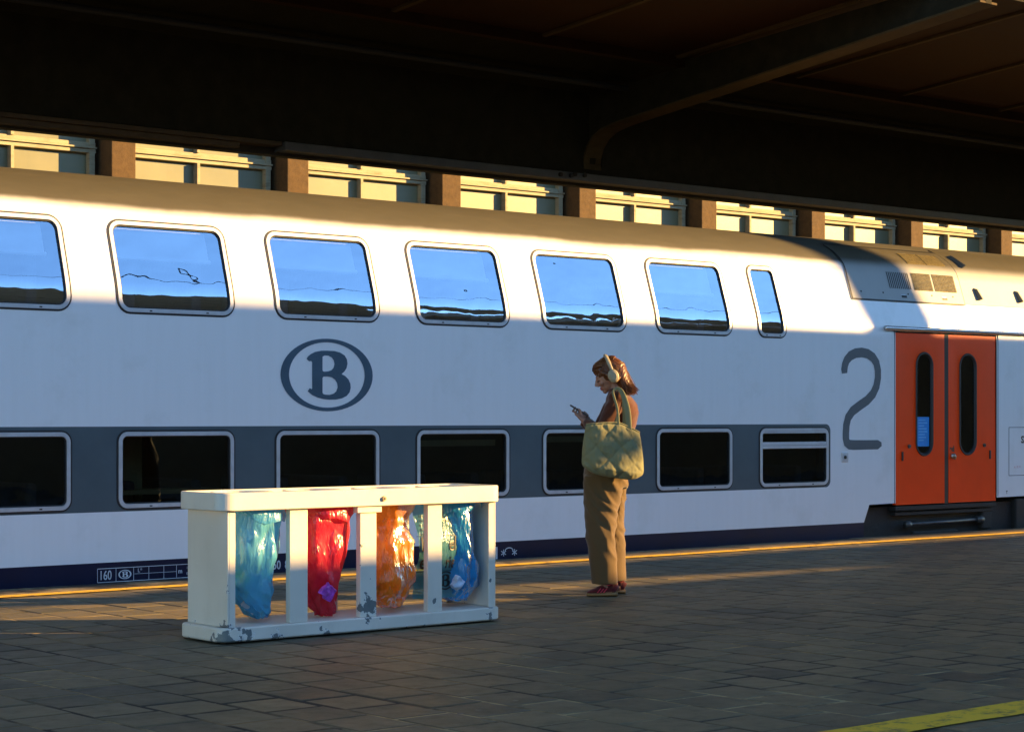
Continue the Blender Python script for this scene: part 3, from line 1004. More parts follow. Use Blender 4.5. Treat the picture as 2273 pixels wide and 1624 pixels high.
two = [(16.22 + (x - 678) / 184 * 0.66, 2.018 - (y - 668) / 469 * 1.085) for x, y in two]
wd = [0.10] * 4 + [0.104] * 20 + [0.10] * 2 + [0.04]
wd[0] = 0.085
bm = bmesh.new(); vs_, fs = stroke(two, wd); add_flat(bm, vs_, fs, side(0.003)); link('class_number_two', bm, M_two, coach, recalc=False)
# load table on the navy skirt
bm = bmesh.new()
def rect(x0, x1, z0, z1, off=0.003):
    f = bm.faces.new([bm.verts.new(surf(x, z, off)) for x, z in ((x0, z0), (x1, z0), (x1, z1), (x0, z1))])
x0, x1, z0, z1 = 7.449, 8.62, -0.002, 0.104
for z in (z0, z1): rect(x0, x1, z - .0025, z + .0025)
for x in (x0, x1, 7.61, 7.765, 7.90, 8.035, 8.15): rect(x - .002, x + .002, z0 + .003, z1 - .003, 0.0032)
rect(7.77, 8.148, 0.049, 0.052)
side_text(bm, '160', 7.462, 0.018, 0.100, bold=0.0012, sx=0.74)
logo(bm, 7.688, 0.051, 0.115, 0.072, side(0.0034), ring=(0.11, 0.08))
side_text(bm, 'L*', 7.80, 0.062, 0.045)
side_text(bm, 'm', 8.165, 0.035, 0.05, bold=.001)
side_text(bm, '128.5 t', 8.24, 0.065, 0.03); side_text(bm, '080 t', 8.24, 0.02, 0.03)
link('load_table', bm, M_white, coach, recalc=False)
bm = bmesh.new()
side_text(bm, '50', 9.06, 0.022, 0.10, bold=.002, sx=.8); side_text(bm, '88 26-75', 9.18, 0.022, 0.10, bold=.002, sx=.8)
link('vehicle_number', bm, M_white, coach, recalc=False)
bm = bmesh.new()
# tow-point mark
for cx in (11.55, 11.68):
    for a in (90, 35, -35):
        dx, dz = .034 * math.cos(R(a)), .030 * math.sin(R(a))
        v_, f_ = stroke([(cx - dx, 0.048 - dz), (cx + dx, 0.048 + dz)], 0.009); add_flat(bm, v_, f_, side(0.003 + .0002 * a / 35))
v_, f_ = stroke([(11.615 + .05 * math.cos(R(a)), 0.058 + .034 * math.sin(R(a))) for a in range(15, 170, 15)], 0.009); add_flat(bm, v_, f_, side(0.0036))
rect(11.455, 11.478, -0.005, 0.105)
link('tow_point_mark', bm, M_white, coach, recalc=False)

# ---- doors
M_doorrub = mat_simple('door_gap_rubber', (0.035, 0.028, 0.02), 0.7, 0.2, 8)
def door_leaf(xa, xb, wx0, wx1):
    d = empty('door'); d.parent = coach
    hole = rrect(wx0, wx1, 0.85, 1.995, (wx1 - wx0) / 2 - .001, 10)
    out = [(xa, DOORZ[0] + .008), (xb, DOORZ[0] + .008), (xb, DOORZ[1] - .012), (xa, DOORZ[1] - .012)]
    skin('leaf', out, M_orange, d, [hole], off=-0.006)
    bm = bmesh.new()
    n = len(out)
    a = [bm.verts.new(surf(x, z, -.0065)) for x, z in out]; b = [bm.verts.new(surf(x, z, -.05)) for x, z in out]
    for k in range(n): bm.faces.new((a[k], a[(k + 1) % n], b[(k + 1) % n], b[k]))
    link('leaf_edge', bm, M_orange, d)
    ins = lambda e: rrect(wx0 + e, wx1 - e, 0.85 + e, 1.995 - e, (wx1 - wx0) / 2 - e - .001, 10)
    f = ring_strip('window_seal', [(ins(-.004), -.004), (ins(0), 0.004), (ins(.016), 0.004), (ins(.03), -.02)], M_rub, d)
    skin('window_pane', ins(.018), M_glassL, d, off=-0.018)
    return d
d1 = door_leaf(DOORX[0] + .012, 17.985, 17.475, 17.775)
d2 = door_leaf(18.056, DOORX[1] - .010, 18.25, 18.562)
bm = bmesh.new(); box(bm, 17.986, 18.055, TY + .010, TY + .05, DOORZ[0], DOORZ[1] - .01); link('door_gap_seal', bm, M_doorrub, coach)
bm = bmesh.new(); box(bm, DOORX[0] - .02, DOORX[1] + .02, TY + .055, TY + .075, DOORZ[0], DOORZ[1]); 
bm.free()
bm = bmesh.new(); box(bm, 16.9, 19.1, TY + .9, TY + .95, -.2, 2.6); link('vestibule_wall', bm, M_int, coach)
for d, xl, xs_ in ((d1, 17.354, 17.242), (d2, 18.704, 18.815)):
    bm = bmesh.new(); tube(bm, [(xl, TY + .008, .958), (xl, TY - .010, .958)], 0.021, 14); link('button', bm, M_steel, d)
    bm = bmesh.new(); tube(bm, [(xl, TY - .0098, .958), (xl, TY - .014, .958)], 0.010, 10); link('button_centre', bm, M_rub, d)
    bm = bmesh.new(); box(bm, xs_ - .013, xs_ + .013, TY - .004, TY + .01, .80, .90, .004); link('finger_slot', bm, M_rub, d)
bm = bmesh.new(); tube(bm, [(18.12, TY - .03, .805), (18.12, TY - .034, .84), (18.12, TY - .02, .868)], [(.012, .014), (.02, .016), (.016, .012)], 12); tube(bm, [(18.12, TY + .008, .84), (18.12, TY - .02, .84)], .03, 14)
link('door_handle', bm, mat_simple('handle_chrome', (0.5, 0.48, 0.42), 0.3, .1, 20, metallic=.9), d2, True)
M_dk = mat_simple('dark_print', (0.05, 0.025, 0.012), 0.6, .1, 9)
bm = bmesh.new(); side_text(bm, 'ad', 18.075, 0.895, 0.085, off=-.003, bold=.004); link('door_marks', bm, M_dk, d2, recalc=False)
# blue notice taped inside the door window
M_blue = mat_simple('blue_notice', (0.01, 0.22, 0.62), 0.5, .1, 12)
bm = bmesh.new(); f = bm.faces.new([bm.verts.new((x, TY + .016, z)) for x, z in ((17.515, .955), (17.722, .955), (17.722, 1.28), (17.515, 1.28))]); nt_ = link('notice', bm, M_blue, d1)
bm = bmesh.new()
for k, wl in enumerate((.12, .15, .10, .14, .15, .11, .13, .09)):
    zz = 1.24 - k * .032
    f = bm.faces.new([bm.verts.new((x, TY + .0145, z)) for x, z in ((17.535, zz), (17.535 + wl, zz), (17.535 + wl, zz + .012), (17.535, zz + .012))])
link('notice_lines', bm, mat_simple('notice_print', (0.12, 0.42, 0.75), .6, .1, 9), nt_)
# gutter rail over the door
bm = bmesh.new()
tube(bm, [(16.93, TY - .012, 2.243), (25.5, TY - .012, 2.243)], (0.024, 0.020), 16); link('door_rail', bm, mat_simple('rail_aluminium', (0.75, 0.75, 0.74), 0.22, .06, 7, metallic=.85), coach, True)
# body joint right of the door, hatch, sensor plate
bm = bmesh.new(); box(bm, 18.955, 18.962, TY - .003, TY + .01, .37, 2.22); box(bm, 17.098, 17.104, TY - .003, TY + .01, .34, 2.22); link('body_seam', bm, M_rub, coach)
bm = bmesh.new()
for x0, x1, z0, z1 in ((19.166, 19.70, 1.156, 1.162), (19.166, 19.70, .600, .606), (19.166, 19.172, .607, 1.155), (19.694, 19.70, .607, 1.155)):
    box(bm, x0, x1, TY - .002, TY + .006, z0, z1)
hatch = link('hatch', bm, M_rub, coach)
bm = bmesh.new(); side_text(bm, 'SX', 19.40, 0.98, 0.11, bold=.004); side_text(bm, 'T', 19.11, .395, .05, bold=.002); link('hatch_marks', bm, M_dk, coach, recalc=False)
bm = bmesh.new(); side_text(bm, 'a : 12  V', 19.27, 0.69, 0.035); link('red_marks', bm, mat_simple('red_print', (.5, .06, .04), .6, .1, 9), coach, recalc=False)
bm = bmesh.new(); box(bm, 16.22, 16.325, TY - .010, TY + .004, .80, .905, .006); sp = link('sensor_plate', bm, M_alu, coach)
bm = bmesh.new(); tube(bm, [(16.272, TY - .010, .853), (16.272, TY - .018, .853)], .018, 12); link('sensor', bm, M_rub, sp)

# ---- roof-shoulder equipment covers over the vestibule
def cover(name, x0, x1, z0, z1, off=0.010):
    pl = [(x0, z0), (x1, z0), (x1, z1), (x0, z1)]
    o = skin(name, pl, M_panel, coach, (), [2.56 + .045 * k for k in range(0, 17)], off=off)
    zs = [z0 + (z1 - z0) * k / 14 for k in range(15)]
    bm = bmesh.new()
    for x in (x0, x1):
        a = [bm.verts.new(surf(x, z, off)) for z in zs]; b = [bm.verts.new(surf(x, z, -.01)) for z in zs]
        for k in range(14): bm.faces.new((a[k], a[k + 1], b[k + 1], b[k]))
    for z in (z0, z1):
        bm.faces.new([bm.verts.new(surf(*p)) for p in ((x0, z, off), (x1, z, off), (x1, z, -.01), (x0, z, -.01))])
    link('cover_edge', bm, M_panel, o)
    return o
cv = cover('equipment_cover', 16.52, 18.465, 2.555, 3.15)
cv2 = cover('equipment_cover', 18.475, 25.5, 2.556, 3.20, 0.009)
def patch(bm, x0, x1, z0, z1, off):
    n = max(1, int((z1 - z0) / .03))
    for k in range(n):
        a, b = z0 + (z1 - z0) * k / n, z0 + (z1 - z0) * (k + 1) / n
        bm.faces.new([bm.verts.new(surf(*p)) for p in ((x0, a, off), (x1, a, off), (x1, b, off), (x0, b, off))])
bm = bmesh.new()
zs = [2.545 + .6 * k / 16 for k in range(17)]
for k in range(16):
    bm.faces.new([bm.verts.new(surf(*p)) for p in ((16.497, zs[k], .012), (16.519, zs[k], .012), (16.519, zs[k + 1], .012), (16.497, zs[k + 1], .012))])
patch(bm, 16.50, 18.47, 2.540, 2.554, .012); patch(bm, 16.52, 18.465, 3.152, 3.165, .010)
link('cover_seal', bm, M_rub, cv)
M_mesh = mat_simple('brass_mesh', (0.42, 0.33, 0.14), 0.45, .3, 30, metallic=.5)
for k in range(12):
    x = 17.185 + k * .0325
    bm = bmesh.new(); patch(bm, x, x + .016, 2.688, 2.870, .0125); link('vent_slot', bm, M_rub, cv)
for g0, g1, zA, zB in ((17.615, 17.945, 2.685, 2.872), (17.985, 18.365, 2.685, 2.872), (17.66, 17.98, 2.985, 3.10), (18.0, 18.33, 2.985, 3.10)):
    bm = bmesh.new(); patch(bm, g0, g1, zA, zB, .0122); gr = link('mesh_grille', bm, M_rub, cv)
    bm = bmesh.new()
    nb = 12
    for k in range(nb + 1):
        z = zA + (zB - zA) * k / nb
        tube(bm, [surf(g0, z, .015), surf(g1, z, .015)], .0032, 4)
    for k in range(14):
        x = g0 + (g1 - g0) * k / 13
        tube(bm, [surf(x, zA + (zB - zA) * j / 4, .017) for j in range(5)], .0022, 4)
    link('mesh_wire', bm, M_mesh, gr)
for x in (16.68, 17.05, 17.48, 17.9, 18.28):
    bm = bmesh.new(); tube(bm, [surf(x, 2.633, .008), surf(x, 2.633, .014)], .010, 10); link('screw', bm, M_rub, cv)
for x in (17.40, 18.12):
    bm = bmesh.new(); patch(bm, x - .045, x + .045, 2.588, 2.615, .0125); lt = link('latch', bm, M_rub, cv)
    bm = bmesh.new(); patch(bm, x - .05, x + .03, 2.616, 2.622, .014); link('latch_lip', bm, M_alu, lt)
for x, z in ((18.72, 2.68), (19.50, 2.68), (18.62, 3.05)):
    bm = bmesh.new()
    vv = [surf(x - .025, z + .07, .012), surf(x + .02, z - .07, .012), surf(x + .035, z - .07, .06), surf(x - .005, z + .05, .045)]
    a = [bm.verts.new(v) for v in vv]; b = [bm.verts.new(v + Vector((.02, 0, 0))) for v in vv]
    bm.faces.new(a); bm.faces.new(list(reversed(b)))
    for k in range(4): bm.faces.new((a[k], a[(k + 1) % 4], b[(k + 1) % 4], b[k]))
    link('lifting_lug', bm, M_steel, cv2)

# ---- underframe below the door, bogie
bm = bmesh.new(); box(bm, 16.62, 25.5, TY + .10, TY + 2.6, -.35, .30); link('underframe', bm, M_under, coach)
bm = bmesh.new(); box(bm, 17.12, 18.93, TY + .0, TY + .12, .255, .305, .006); box(bm, 17.15, 18.9, TY + .03, TY + .2, .20, .24, .006); link('footstep', bm, M_under, coach)
bm = bmesh.new(); tube(bm, [(17.33, TY + .03, .10), (18.68, TY + .03, .115)], .022, 10); tube(bm, [(17.33, TY + .03, .10), (17.40, TY + .03, .10)], .038, 12); tube(bm, [(18.60, TY + .03, .114), (18.70, TY + .03, .115)], .042, 12); link('torsion_bar', bm, M_steel, coach, True)
for x in (17.0, 19.6):
    bm = bmesh.new(); tube(bm, [(x, TY + .65, -.27), (x, TY + .79, -.27)], .46, 32); tube(bm, [(x, TY + .50, -.27), (x, TY + .66, -.27)], .13, 16); link('wheel', bm, M_under, coach)
bm = bmesh.new(); box(bm, 16.8, 20.1, TY + .30, TY + .5, -.25, .05, .05); box(bm, 18.72, 18.9, TY + .04, TY + .2, .0, .22, .02); box(bm, 19.35, 19.7, TY + .03, TY + .22, -.1, .33, .02); box(bm, 17.5, 18.3, TY + .06, TY + .2, -.06, .02, .02); link('bogie_frame', bm, M_under, coach)

# ---- overhead wires above the nearer tracks
M_wire = mat_simple('copper_wire', (0.03, 0.03, 0.03), .6, .2, 5)
for y, z, lab in ((2.9, 4.75, 'contact wire over the track nearest the camera'), (2.9, 5.75, 'carrier cable above the contact wire of the nearest track'), (3.2, 10.6, 'upper feeder cable high over the track nearest the camera'), (2.2, 11.4, 'topmost earth cable high over the track nearest the camera')):
    bm = bmesh.new(); tube(bm, [(-30 + 5 * k, y + .15 * math.sin(k * .9), z - .12 * math.sin(k * 1.3)) for k in range(24)], .016 if z < 7 else .035, 6)
    tag(link('overhead_wire', bm, M_wire), lab, 'wire', 'overhead wires')

# ================================================================== WASTE SORTING STATION
BX0, BX1, BY0, BY1 = 5.93, 7.985, 9.545, 10.02
def mat_binpaint():
    """cream-white powder coat, chipped to grey primer and dark steel along edges and feet"""
    m, nt, out = new_mat('bin_paint')
    p = principled(nt, out, Roughness=0.42)
    co = geo_pos(nt)
    sep = nt.nodes.new('ShaderNodeSeparateXYZ'); nt.links.new(co, sep.inputs[0])
    n = noise_n(nt, co, 16, 6, 0.62)
    nl = noise_n(nt, co, 2.0, 3, 0.5)
    # chips: a few named spots plus scattered ones low down
    spots = [((6.955, 9.55, 0.15), 0.10, 1.0), ((6.90, 9.55, 0.14), 0.07, 0.9), ((6.02, 9.53, 0.0), 0.13, 1.0), ((5.93, 9.58, 0.02), 0.12, 1.0), ((7.88, 9.54, 0.045), 0.055, 1.0),
             ((6.62, 9.54, 0.0), 0.06, .9), ((7.22, 9.54, 0.0), 0.05, .9), ((6.30, 9.54, 0.015), 0.05, .9), ((7.90, 9.55, 0.26), 0.03, .9), ((7.905, 9.55, 0.17), 0.028, .9), ((7.45, 9.55, 0.155), 0.02, .9),
             ((6.405, 9.55, 0.12), 0.026, .9), ((6.91, 9.55, 0.42), 0.035, .6), ((6.905, 9.55, 0.52), 0.03, .55), ((6.975, 9.55, 0.31), 0.02, .5), ((7.96, 9.9, 0.14), 0.12, .6), ((5.955, 9.72, 0.13), .06, .6), ((5.955, 9.9, 0.12), .06, .6), ((5.965, 9.56, 0.3), .05, .5)]
    acc = None
    for c, r, wgt in spots:
        d = nt.nodes.new('ShaderNodeVectorMath'); d.operation = 'DISTANCE'
        nt.links.new(co, d.inputs[0]); d.inputs[1].default_value = c
        f = nt.nodes.new('ShaderNodeMapRange'); f.inputs[1].default_value = 0; f.inputs[2].default_value = r * 1.5; f.inputs[3].default_value = 0.36 * wgt; f.inputs[4].default_value = 0
        nt.links.new(d.outputs['Value'], f.inputs[0])
        acc = f.outputs[0] if acc is None else math_n(nt, 'MAXIMUM', acc, f.outputs[0])
    low = nt.nodes.new('ShaderNodeMapRange'); low.inputs[1].default_value = 0.0; low.inputs[2].default_value = 0.03; low.inputs[3].default_value = 0.13; low.inputs[4].default_value = 0.0
    nt.links.new(sep.outputs[2], low.inputs[0])
    v = math_n(nt, 'ADD', n, math_n(nt, 'MAXIMUM', acc, low.outputs[0]))
    chip = ramp(nt, v, 0.715, 0.73)
    v2 = ramp(nt, v, 0.70, 0.712)
    speck = ramp(nt, noise_n(nt, co, 55, 3, 0.6), 0.755, 0.765)
    paint = mixc(nt, ramp(nt, nl, 0.35, 0.7), (0.66, 0.63, 0.55), (0.58, 0.55, 0.47))
    paint = mixc(nt, math_n(nt, 'MULTIPLY', ramp(nt, noise_n(nt, co, 7, 7, .7, (1, 1, .35)), .52, .8), .35), paint, (0.42, 0.39, 0.33))
    prim = mixc(nt, noise_n(nt, co, 30, 3), (0.10, 0.125, 0.13), (0.17, 0.19, 0.19))
    c = mixc(nt, v2, paint, (0.78, 0.77, 0.74))
    c = mixc(nt, chip, c, prim)
    c = mixc(nt, math_n(nt, 'MULTIPLY', speck, 0.8), c, (0.05, 0.045, 0.04))
    nt.links.new(c, p.inputs['Base Color'])
    bump(nt, p, math_n(nt, 'MULTIPLY', chip, -1), 0.4, 0.002)
    return m
M_bin = mat_binpaint()
stn = tag(empty('waste_sorting_station', (BX0, BY0, 0)), 'chipped white metal waste sorting frame holding four hanging bags', 'waste bin')
def local(bm):
    bmesh.ops.translate(bm, verts=bm.verts, vec=(-BX0, -BY0, 0))
    return bm
def rounded_slab(z0, z1, x0, x1, y0, y1, r, hollow=None, bev=0.008):
    bm = bmesh.new()
    ol = rrect(x0, x1, y0, y1, r, 10)
    rows = [(0.0, z0 + bev), (0.0, z1 - bev)]
    def row(ins, z):
        return [bm.verts.new((x, y, z)) for x, y in rrect(x0 + ins, x1 - ins, y0 + ins, y1 - ins, max(r - ins, .004), 10)]
    R_ = [row(bev, z0), row(0, z0 + bev), row(0, z1 - bev), row(bev, z1)]
    n = len(R_[0])
    if hollow:
        R_ += [row(hollow, z1), row(hollow, z0)]
    for a, b in zip(R_, R_[1:]):
        for k in range(n): bm.faces.new((a[k], a[(k + 1) % n], b[(k + 1) % n], b[k]))
    if hollow:
        for k in range(n): bm.faces.new((R_[-1][k], R_[-1][(k + 1) % n], R_[0][(k + 1) % n], R_[0][k]))
    else:
        bm.faces.new(list(reversed(R_[0]))); bm.faces.new(R_[-1])
    return local(bm)
link('base', rounded_slab(0.012, 0.092, BX0 - .005, BX1, BY0 - .008, BY1 + .01, 0.085), M_bin, stn)
link('top_rim', rounded_slab(0.750, 0.852, BX0 - .012, BX1 - .004, BY0 - .012, BY1 + .012, 0.085, hollow=0.03, bev=0.005), M_bin, stn)
def bpart(name, *dims, bev=0.004, m=None):
    bm = bmesh.new(); box(bm, *dims, bev=bev); return link(name, local(bm), m or M_bin, stn)
# rubber feet line
bpart('foot_plinth', BX0 + .06, BX1 - .06, BY0 + .05, BY1 - .04, 0.0, 0.0118, m=M_rub, bev=0)
# end panels with front flange
bpart('end_panel', 5.978, 5.990, BY0 + .018, BY1 - .025, .0925, .7495)
bpart('flange', 5.9905, 6.030, BY0 + .018, BY0 + .026, .0925, .7495, bev=.002)
bpart('flange', 5.9905, 6.030, BY1 - .033, BY1 - .025, .0925, .7495, bev=.002)
ep = bpart('end_panel', 7.928, 7.940, BY0 + .018, BY1 - .025, .0925, .7495)
bpart('flange', 7.884, 7.9275, BY0 + .018, BY0 + .026, .0925, .7495, bev=.002)
bpart('flange', 7.884, 7.9275, BY1 - .033, BY1 - .025, .0925, .7495, bev=.002)
for a, b in ((6.396, 6.520), (6.895, 7.014), (7.401, 7.511)):
    top = .7495
    if a > 6.8 and a < 7: top = .712
    bpart('post', a, b, BY0 + .015, BY0 + .058, .0925, top, bev=.003)
    bpart('post', a, b, BY1 - .060, BY1 - .02, .0925, .7495, bev=.003)
bpart('post_bracket', 6.868, 7.045, BY0 + .004, BY0 + .05, .7125, .7495, bev=.002)
# screw in the rim
bm = bmesh.new(); tube(bm, [(7.047, BY0 - .010, .793), (7.047, BY0 - .024, .793)], [.017, .014], 16); link('screw', local(bm), mat_simple('screw_steel', (.35, .3, .22), .35, .2, 30, metallic=.8), stn)
bm = bmesh.new(); tube(bm, [(7.047, BY0 - .0235, .793), (7.047, BY0 - .0255, .793)], .007, 6); link('screw_socket', local(bm), M_rub, stn)
# lid plate with four throw-in holes' rims just below the rim top
for cx in (6.21, 6.708, 7.208, 7.70):
    bm = bmesh.new()
    def row2(rx, ry, z): return [bm.verts.new((cx + rx * math.cos(2 * math.pi * k / 28), (BY0 + BY1) / 2 + ry * math.sin(2 * math.pi * k / 28), z)) for k in range(28)]
    Rr = [row2(.185, .175, .752), row2(.185, .175, .848), row2(.165, .155, .848), row2(.165, .155, .752)]
    for a, b in zip(Rr, Rr[1:]):
        for k in range(28): bm.faces.new((a[k], a[(k + 1) % 28], b[(k + 1) % 28], b[k]))
    link('bag_ring', local(bm), M_bin, stn)
bm = bmesh.new()
M_num = mat_simple('number_print', (0.10, 0.02, 0.015), .6, .2, 20)
v_, f_ = text_mesh('69', .15, .006)
add_flat(bm, v_, f_, lambda a, b: Vector((7.9275, BY1 - .05 - a * .8 - .0, .60 + b)))
link('stencilled_number', local(bm), M_num, stn)

def mat_plastic(name, col, dens=0.55, gloss=0.5):
    """thin tinted plastic film: lets light through, glossy creases"""
    m, nt, out = new_mat(name)
    co = geo_pos(nt)
    tl = nt.nodes.new('ShaderNodeBsdfTranslucent')
    df = nt.nodes.new('ShaderNodeBsdfDiffuse')
    tp = nt.nodes.new('ShaderNodeBsdfTransparent')
    gl = node(nt, 'ShaderNodeBsdfGlossy', Roughness=0.26)
    n = noise_n(nt, co, 9, 5, 0.6)
    c = mixc(nt, ramp(nt, n, .3, .75), col, tuple(min(1, v * 1.25 + .05) for v in col))
    for s_ in (tl, df): nt.links.new(c, s_.inputs['Color'])
    nt.links.new(mixc(nt, .25, c, (1, 1, 1)), tp.inputs['Color'])
    gl.inputs['Color'].default_value = (1, 1, 1, 1)
    a = nt.nodes.new('ShaderNodeMixShader'); a.inputs[0].default_value = 0.5
    nt.links.new(tl.outputs[0], a.inputs[1]); nt.links.new(df.outputs[0], a.inputs[2])
    b = nt.nodes.new('ShaderNodeMixShader'); b.inputs[0].default_value = dens
    nt.links.new(tp.outputs[0], b.inputs[1]); nt.links.new(a.outputs[0], b.inputs[2])
    fr = nt.nodes.new('ShaderNodeFresnel'); fr.inputs['IOR'].default_value = 1.5
    f = math_n(nt, 'MULTIPLY_ADD', fr.outputs[0], 0.5, 0.025 * gloss)
    d = nt.nodes.new('ShaderNodeMixShader')
    nt.links.new(f, d.inputs[0]); nt.links.new(b.outputs[0], d.inputs[1]); nt.links.new(gl.outputs[0], d.inputs[2])
    nt.links.new(d.outputs[0], out.inputs[0])
    vo = nt.nodes.new('ShaderNodeTexVoronoi'); vo.inputs['Scale'].default_value = 13
    mpv = nt.nodes.new('ShaderNodeMapping'); mpv.inputs['Scale'].default_value = (1, 1, .55)
    wob = nt.nodes.new('ShaderNodeVectorMath'); wob.operation = 'MULTIPLY_ADD'
    nz = nt.nodes.new('ShaderNodeTexNoise'); nz.inputs['Scale'].default_value = 6; nt.links.new(co, nz.inputs['Vector'])
    nt.links.new(nz.outputs['Color'], wob.inputs[0]); wob.inputs[1].default_value = (.09, .09, .09); nt.links.new(co, wob.inputs[2])
    nt.links.new(wob.outputs[0], mpv.inputs[0]); nt.links.new(mpv.outputs[0], vo.inputs['Vector'])
    rid = math_n(nt, 'ABSOLUTE', math_n(nt, 'SUBTRACT', noise_n(nt, wob.outputs[0], 2.1, 3, 0.6, (7, 7, 1.3)), .5))
    h = math_n(nt, 'ADD', math_n(nt, 'MULTIPLY', vo.outputs['Distance'], .6), math_n(nt, 'MULTIPLY', rid, 3.0))
    bp = nt.nodes.new('ShaderNodeBump'); bp.inputs['Strength'].default_value = .6; bp.inputs['Distance'].default_value = .014
    nt.links.new(h, bp.inputs['Height'])
    for s_ in (gl, df, tl, fr): nt.links.new(bp.outputs[0], s_.inputs['Normal'])
    return m

def sack(cx, cy, rows, seed, mat_, label, nfold=7, fold=.016, seg=26, hem=True):
    """rows: (z, dx, dy, rx, ry); crumpled hanging bag"""
    rng = random.Random(seed)
    ph = [rng.uniform(0, 6.28) for _ in range(8)]
    bm = bmesh.new()
    zs = []
    # refine rows
    fine = []
    for a, b in zip(rows, rows[1:]):
        for k in range(2):
            t = k / 2
            fine.append(tuple(a[i] + (b[i] - a[i]) * t for i in range(5)))
    fine.append(rows[-1])
    ztop = rows[0][0]; zbot = rows[-1][0]
    R_ = []
    for z, dx, dy, rx, ry in fine:
        t = (ztop - z) / (ztop - zbot)
        ring = []
        for k in range(seg):
            a = 2 * math.pi * k / seg
            r = 1 + fold / max(rx, .04) * (math.sin(nfold * a + ph[0] + 2.2 * t) * (1 - .4 * t) + .7 * math.sin((nfold + 4) * a + ph[1] - 3 * t) * t + .5 * math.sin(3 * a + ph[2] + 4 * t))
            p = Vector((dx + rx * r * math.cos(a), dy + ry * r * math.sin(a), z))
            q = p * 9 + Vector((seed * 3.1, 0, 0))
            dd = noise.voronoi(q * Vector((1, 1, .62)).x * Vector((1, 1, .6)) if False else Vector((q.x, q.y, q.z * .55)))[0]
            d2 = noise.voronoi(Vector((q.x * 2.1, q.y * 2.1, q.z * 1.3 + 7)))[0]
            cr = (dd[1] - dd[0]) * .034 * (.35 + t) + (d2[1] - d2[0]) * .012 * (.3 + t) - .012 + noise.noise(q * .7) * .012
            d = Vector((math.cos(a), math.sin(a), 0))
            p = p + d * cr + Vector((0, 0, noise.noise(q * .8 + Vector((9, 9, 9))) * .02 * min(1, t * 3)))
            p += (d * rng.uniform(-1, 1) * .012 + Vector((0, 0, rng.uniform(-1, 1) * .012)) + Vector((-d.y, d.x, 0)) * rng.uniform(-1, 1) * .008) * (min(1, t * 3) * .8 + .2)
            ring.append(bm.verts.new(p))
        R_.append(ring)
    for a, b in zip(R_, R_[1:]):
        for k in range(seg): bm.faces.new((a[k], b[k], b[(k + 1) % seg], a[(k + 1) % seg]))
    bm.faces.new(R_[-1])
    bmesh.ops.triangulate(bm, faces=bm.faces[:], quad_method='LONG_EDGE' if seed % 2 else 'SHORT_EDGE')
    bmesh.ops.subdivide_edges(bm, edges=bm.edges[:], cuts=3, use_grid_fill=True)
    for _ in range(2): bmesh.ops.smooth_vert(bm, verts=bm.verts, factor=.5, use_axis_x=True, use_axis_y=True, use_axis_z=True)
    root = empty('refuse_bag', (cx, cy, rows[-1][0]))
    tag(root, label, 'refuse bag', 'bags hanging in the waste station')
    bmesh.ops.translate(bm, verts=bm.verts, vec=(0, 0, -rows[-1][0]))
    link('bag_body', bm, mat_, root, True)
    if hem:
        bm = bmesh.new()
        z0 = ztop - rows[-1][0]; seg = 72
        rx, ry = rows[0][3], rows[0][4]
        A, B = [], []
        for k in range(seg):
            a = 2 * math.pi * k / seg
            w = .055 + .030 * math.sin(2 * a + ph[3]) + .016 * math.sin(5 * a + ph[4]) + .008 * noise.noise(Vector((k * .3, seed, 0)))
            fl = .014 + .010 * math.sin(4 * a + ph[5]) + .006 * math.sin(9 * a + ph[6])
            A.append(bm.verts.new((rx * 1.01 * math.cos(a), ry * 1.01 * math.sin(a), z0 + .002)))
            B.append(bm.verts.new(((rx + fl) * math.cos(a), (ry + fl) * math.sin(a), z0 - w)))
        Mi = [bm.verts.new(((a.co + b.co) / 2) + Vector((a.co.x, a.co.y, 0)).normalized() * .012) for a, b in zip(A, B)]
        for a, b in ((A, Mi), (Mi, B)):
            for k in range(seg): bm.faces.new((a[k], a[(k + 1) % seg], b[(k + 1) % seg], b[k]))
        link('folded_hem', bm, mat_, root, True)
    return root
M_blu = mat_plastic('blue_film', (0.14, 0.58, 0.95), .66, .9)
M_red = mat_plastic('red_film', (0.72, 0.012, 0.050), .82, .6)
M_ora = mat_plastic('orange_film', (0.90, 0.27, 0.004), .92, .6)
M_blu2 = mat_plastic('deep_blue_film', (0.02, 0.40, 0.90), .74, .8)
CY = BY0 + .225
sack(6.255, CY, [(.752, 0, 0, .205, .175), (.66, -.010, -.01, .195, .170), (.54, -.02, -.02, .180, .165), (.42, -.035, -.03, .165, .150), (.30, -.04, -.04, .150, .135), (.22, -.01, -.05, .115, .105), (.15, .03, -.06, .065, .065), (.120, .045, -.06, .03, .03)], 3, M_blu, 'light blue bag at the left end of the waste station')
sack(6.745, CY, [(.752, 0, 0, .205, .175), (.66, -.01, -.01, .195, .165), (.54, -.02, -.03, .175, .145), (.40, -.03, -.05, .140, .120), (.28, -.035, -.05, .115, .10), (.19, -.025, -.06, .085, .08), (.13, .0, -.06, .050, .05), (.112, .005, -.06, .028, .03)], 8, M_red, 'red bag hanging second from the left in the waste station', nfold=6)
sack(7.235, CY, [(.752, 0, 0, .200, .175), (.67, .0, -.01, .150, .14), (.62, .0, -.01, .135, .13), (.52, -.01, -.03, .165, .155), (.40, -.01, -.04, .180, .155), (.28, -.01, -.05, .175, .145), (.20, -.02, -.05, .145, .12), (.14, -.03, -.06, .085, .075), (.125, -.03, -.06, .05, .04)], 14, M_ora, 'orange bag knotted near its top in the waste station', nfold=7, fold=.009, hem=False)
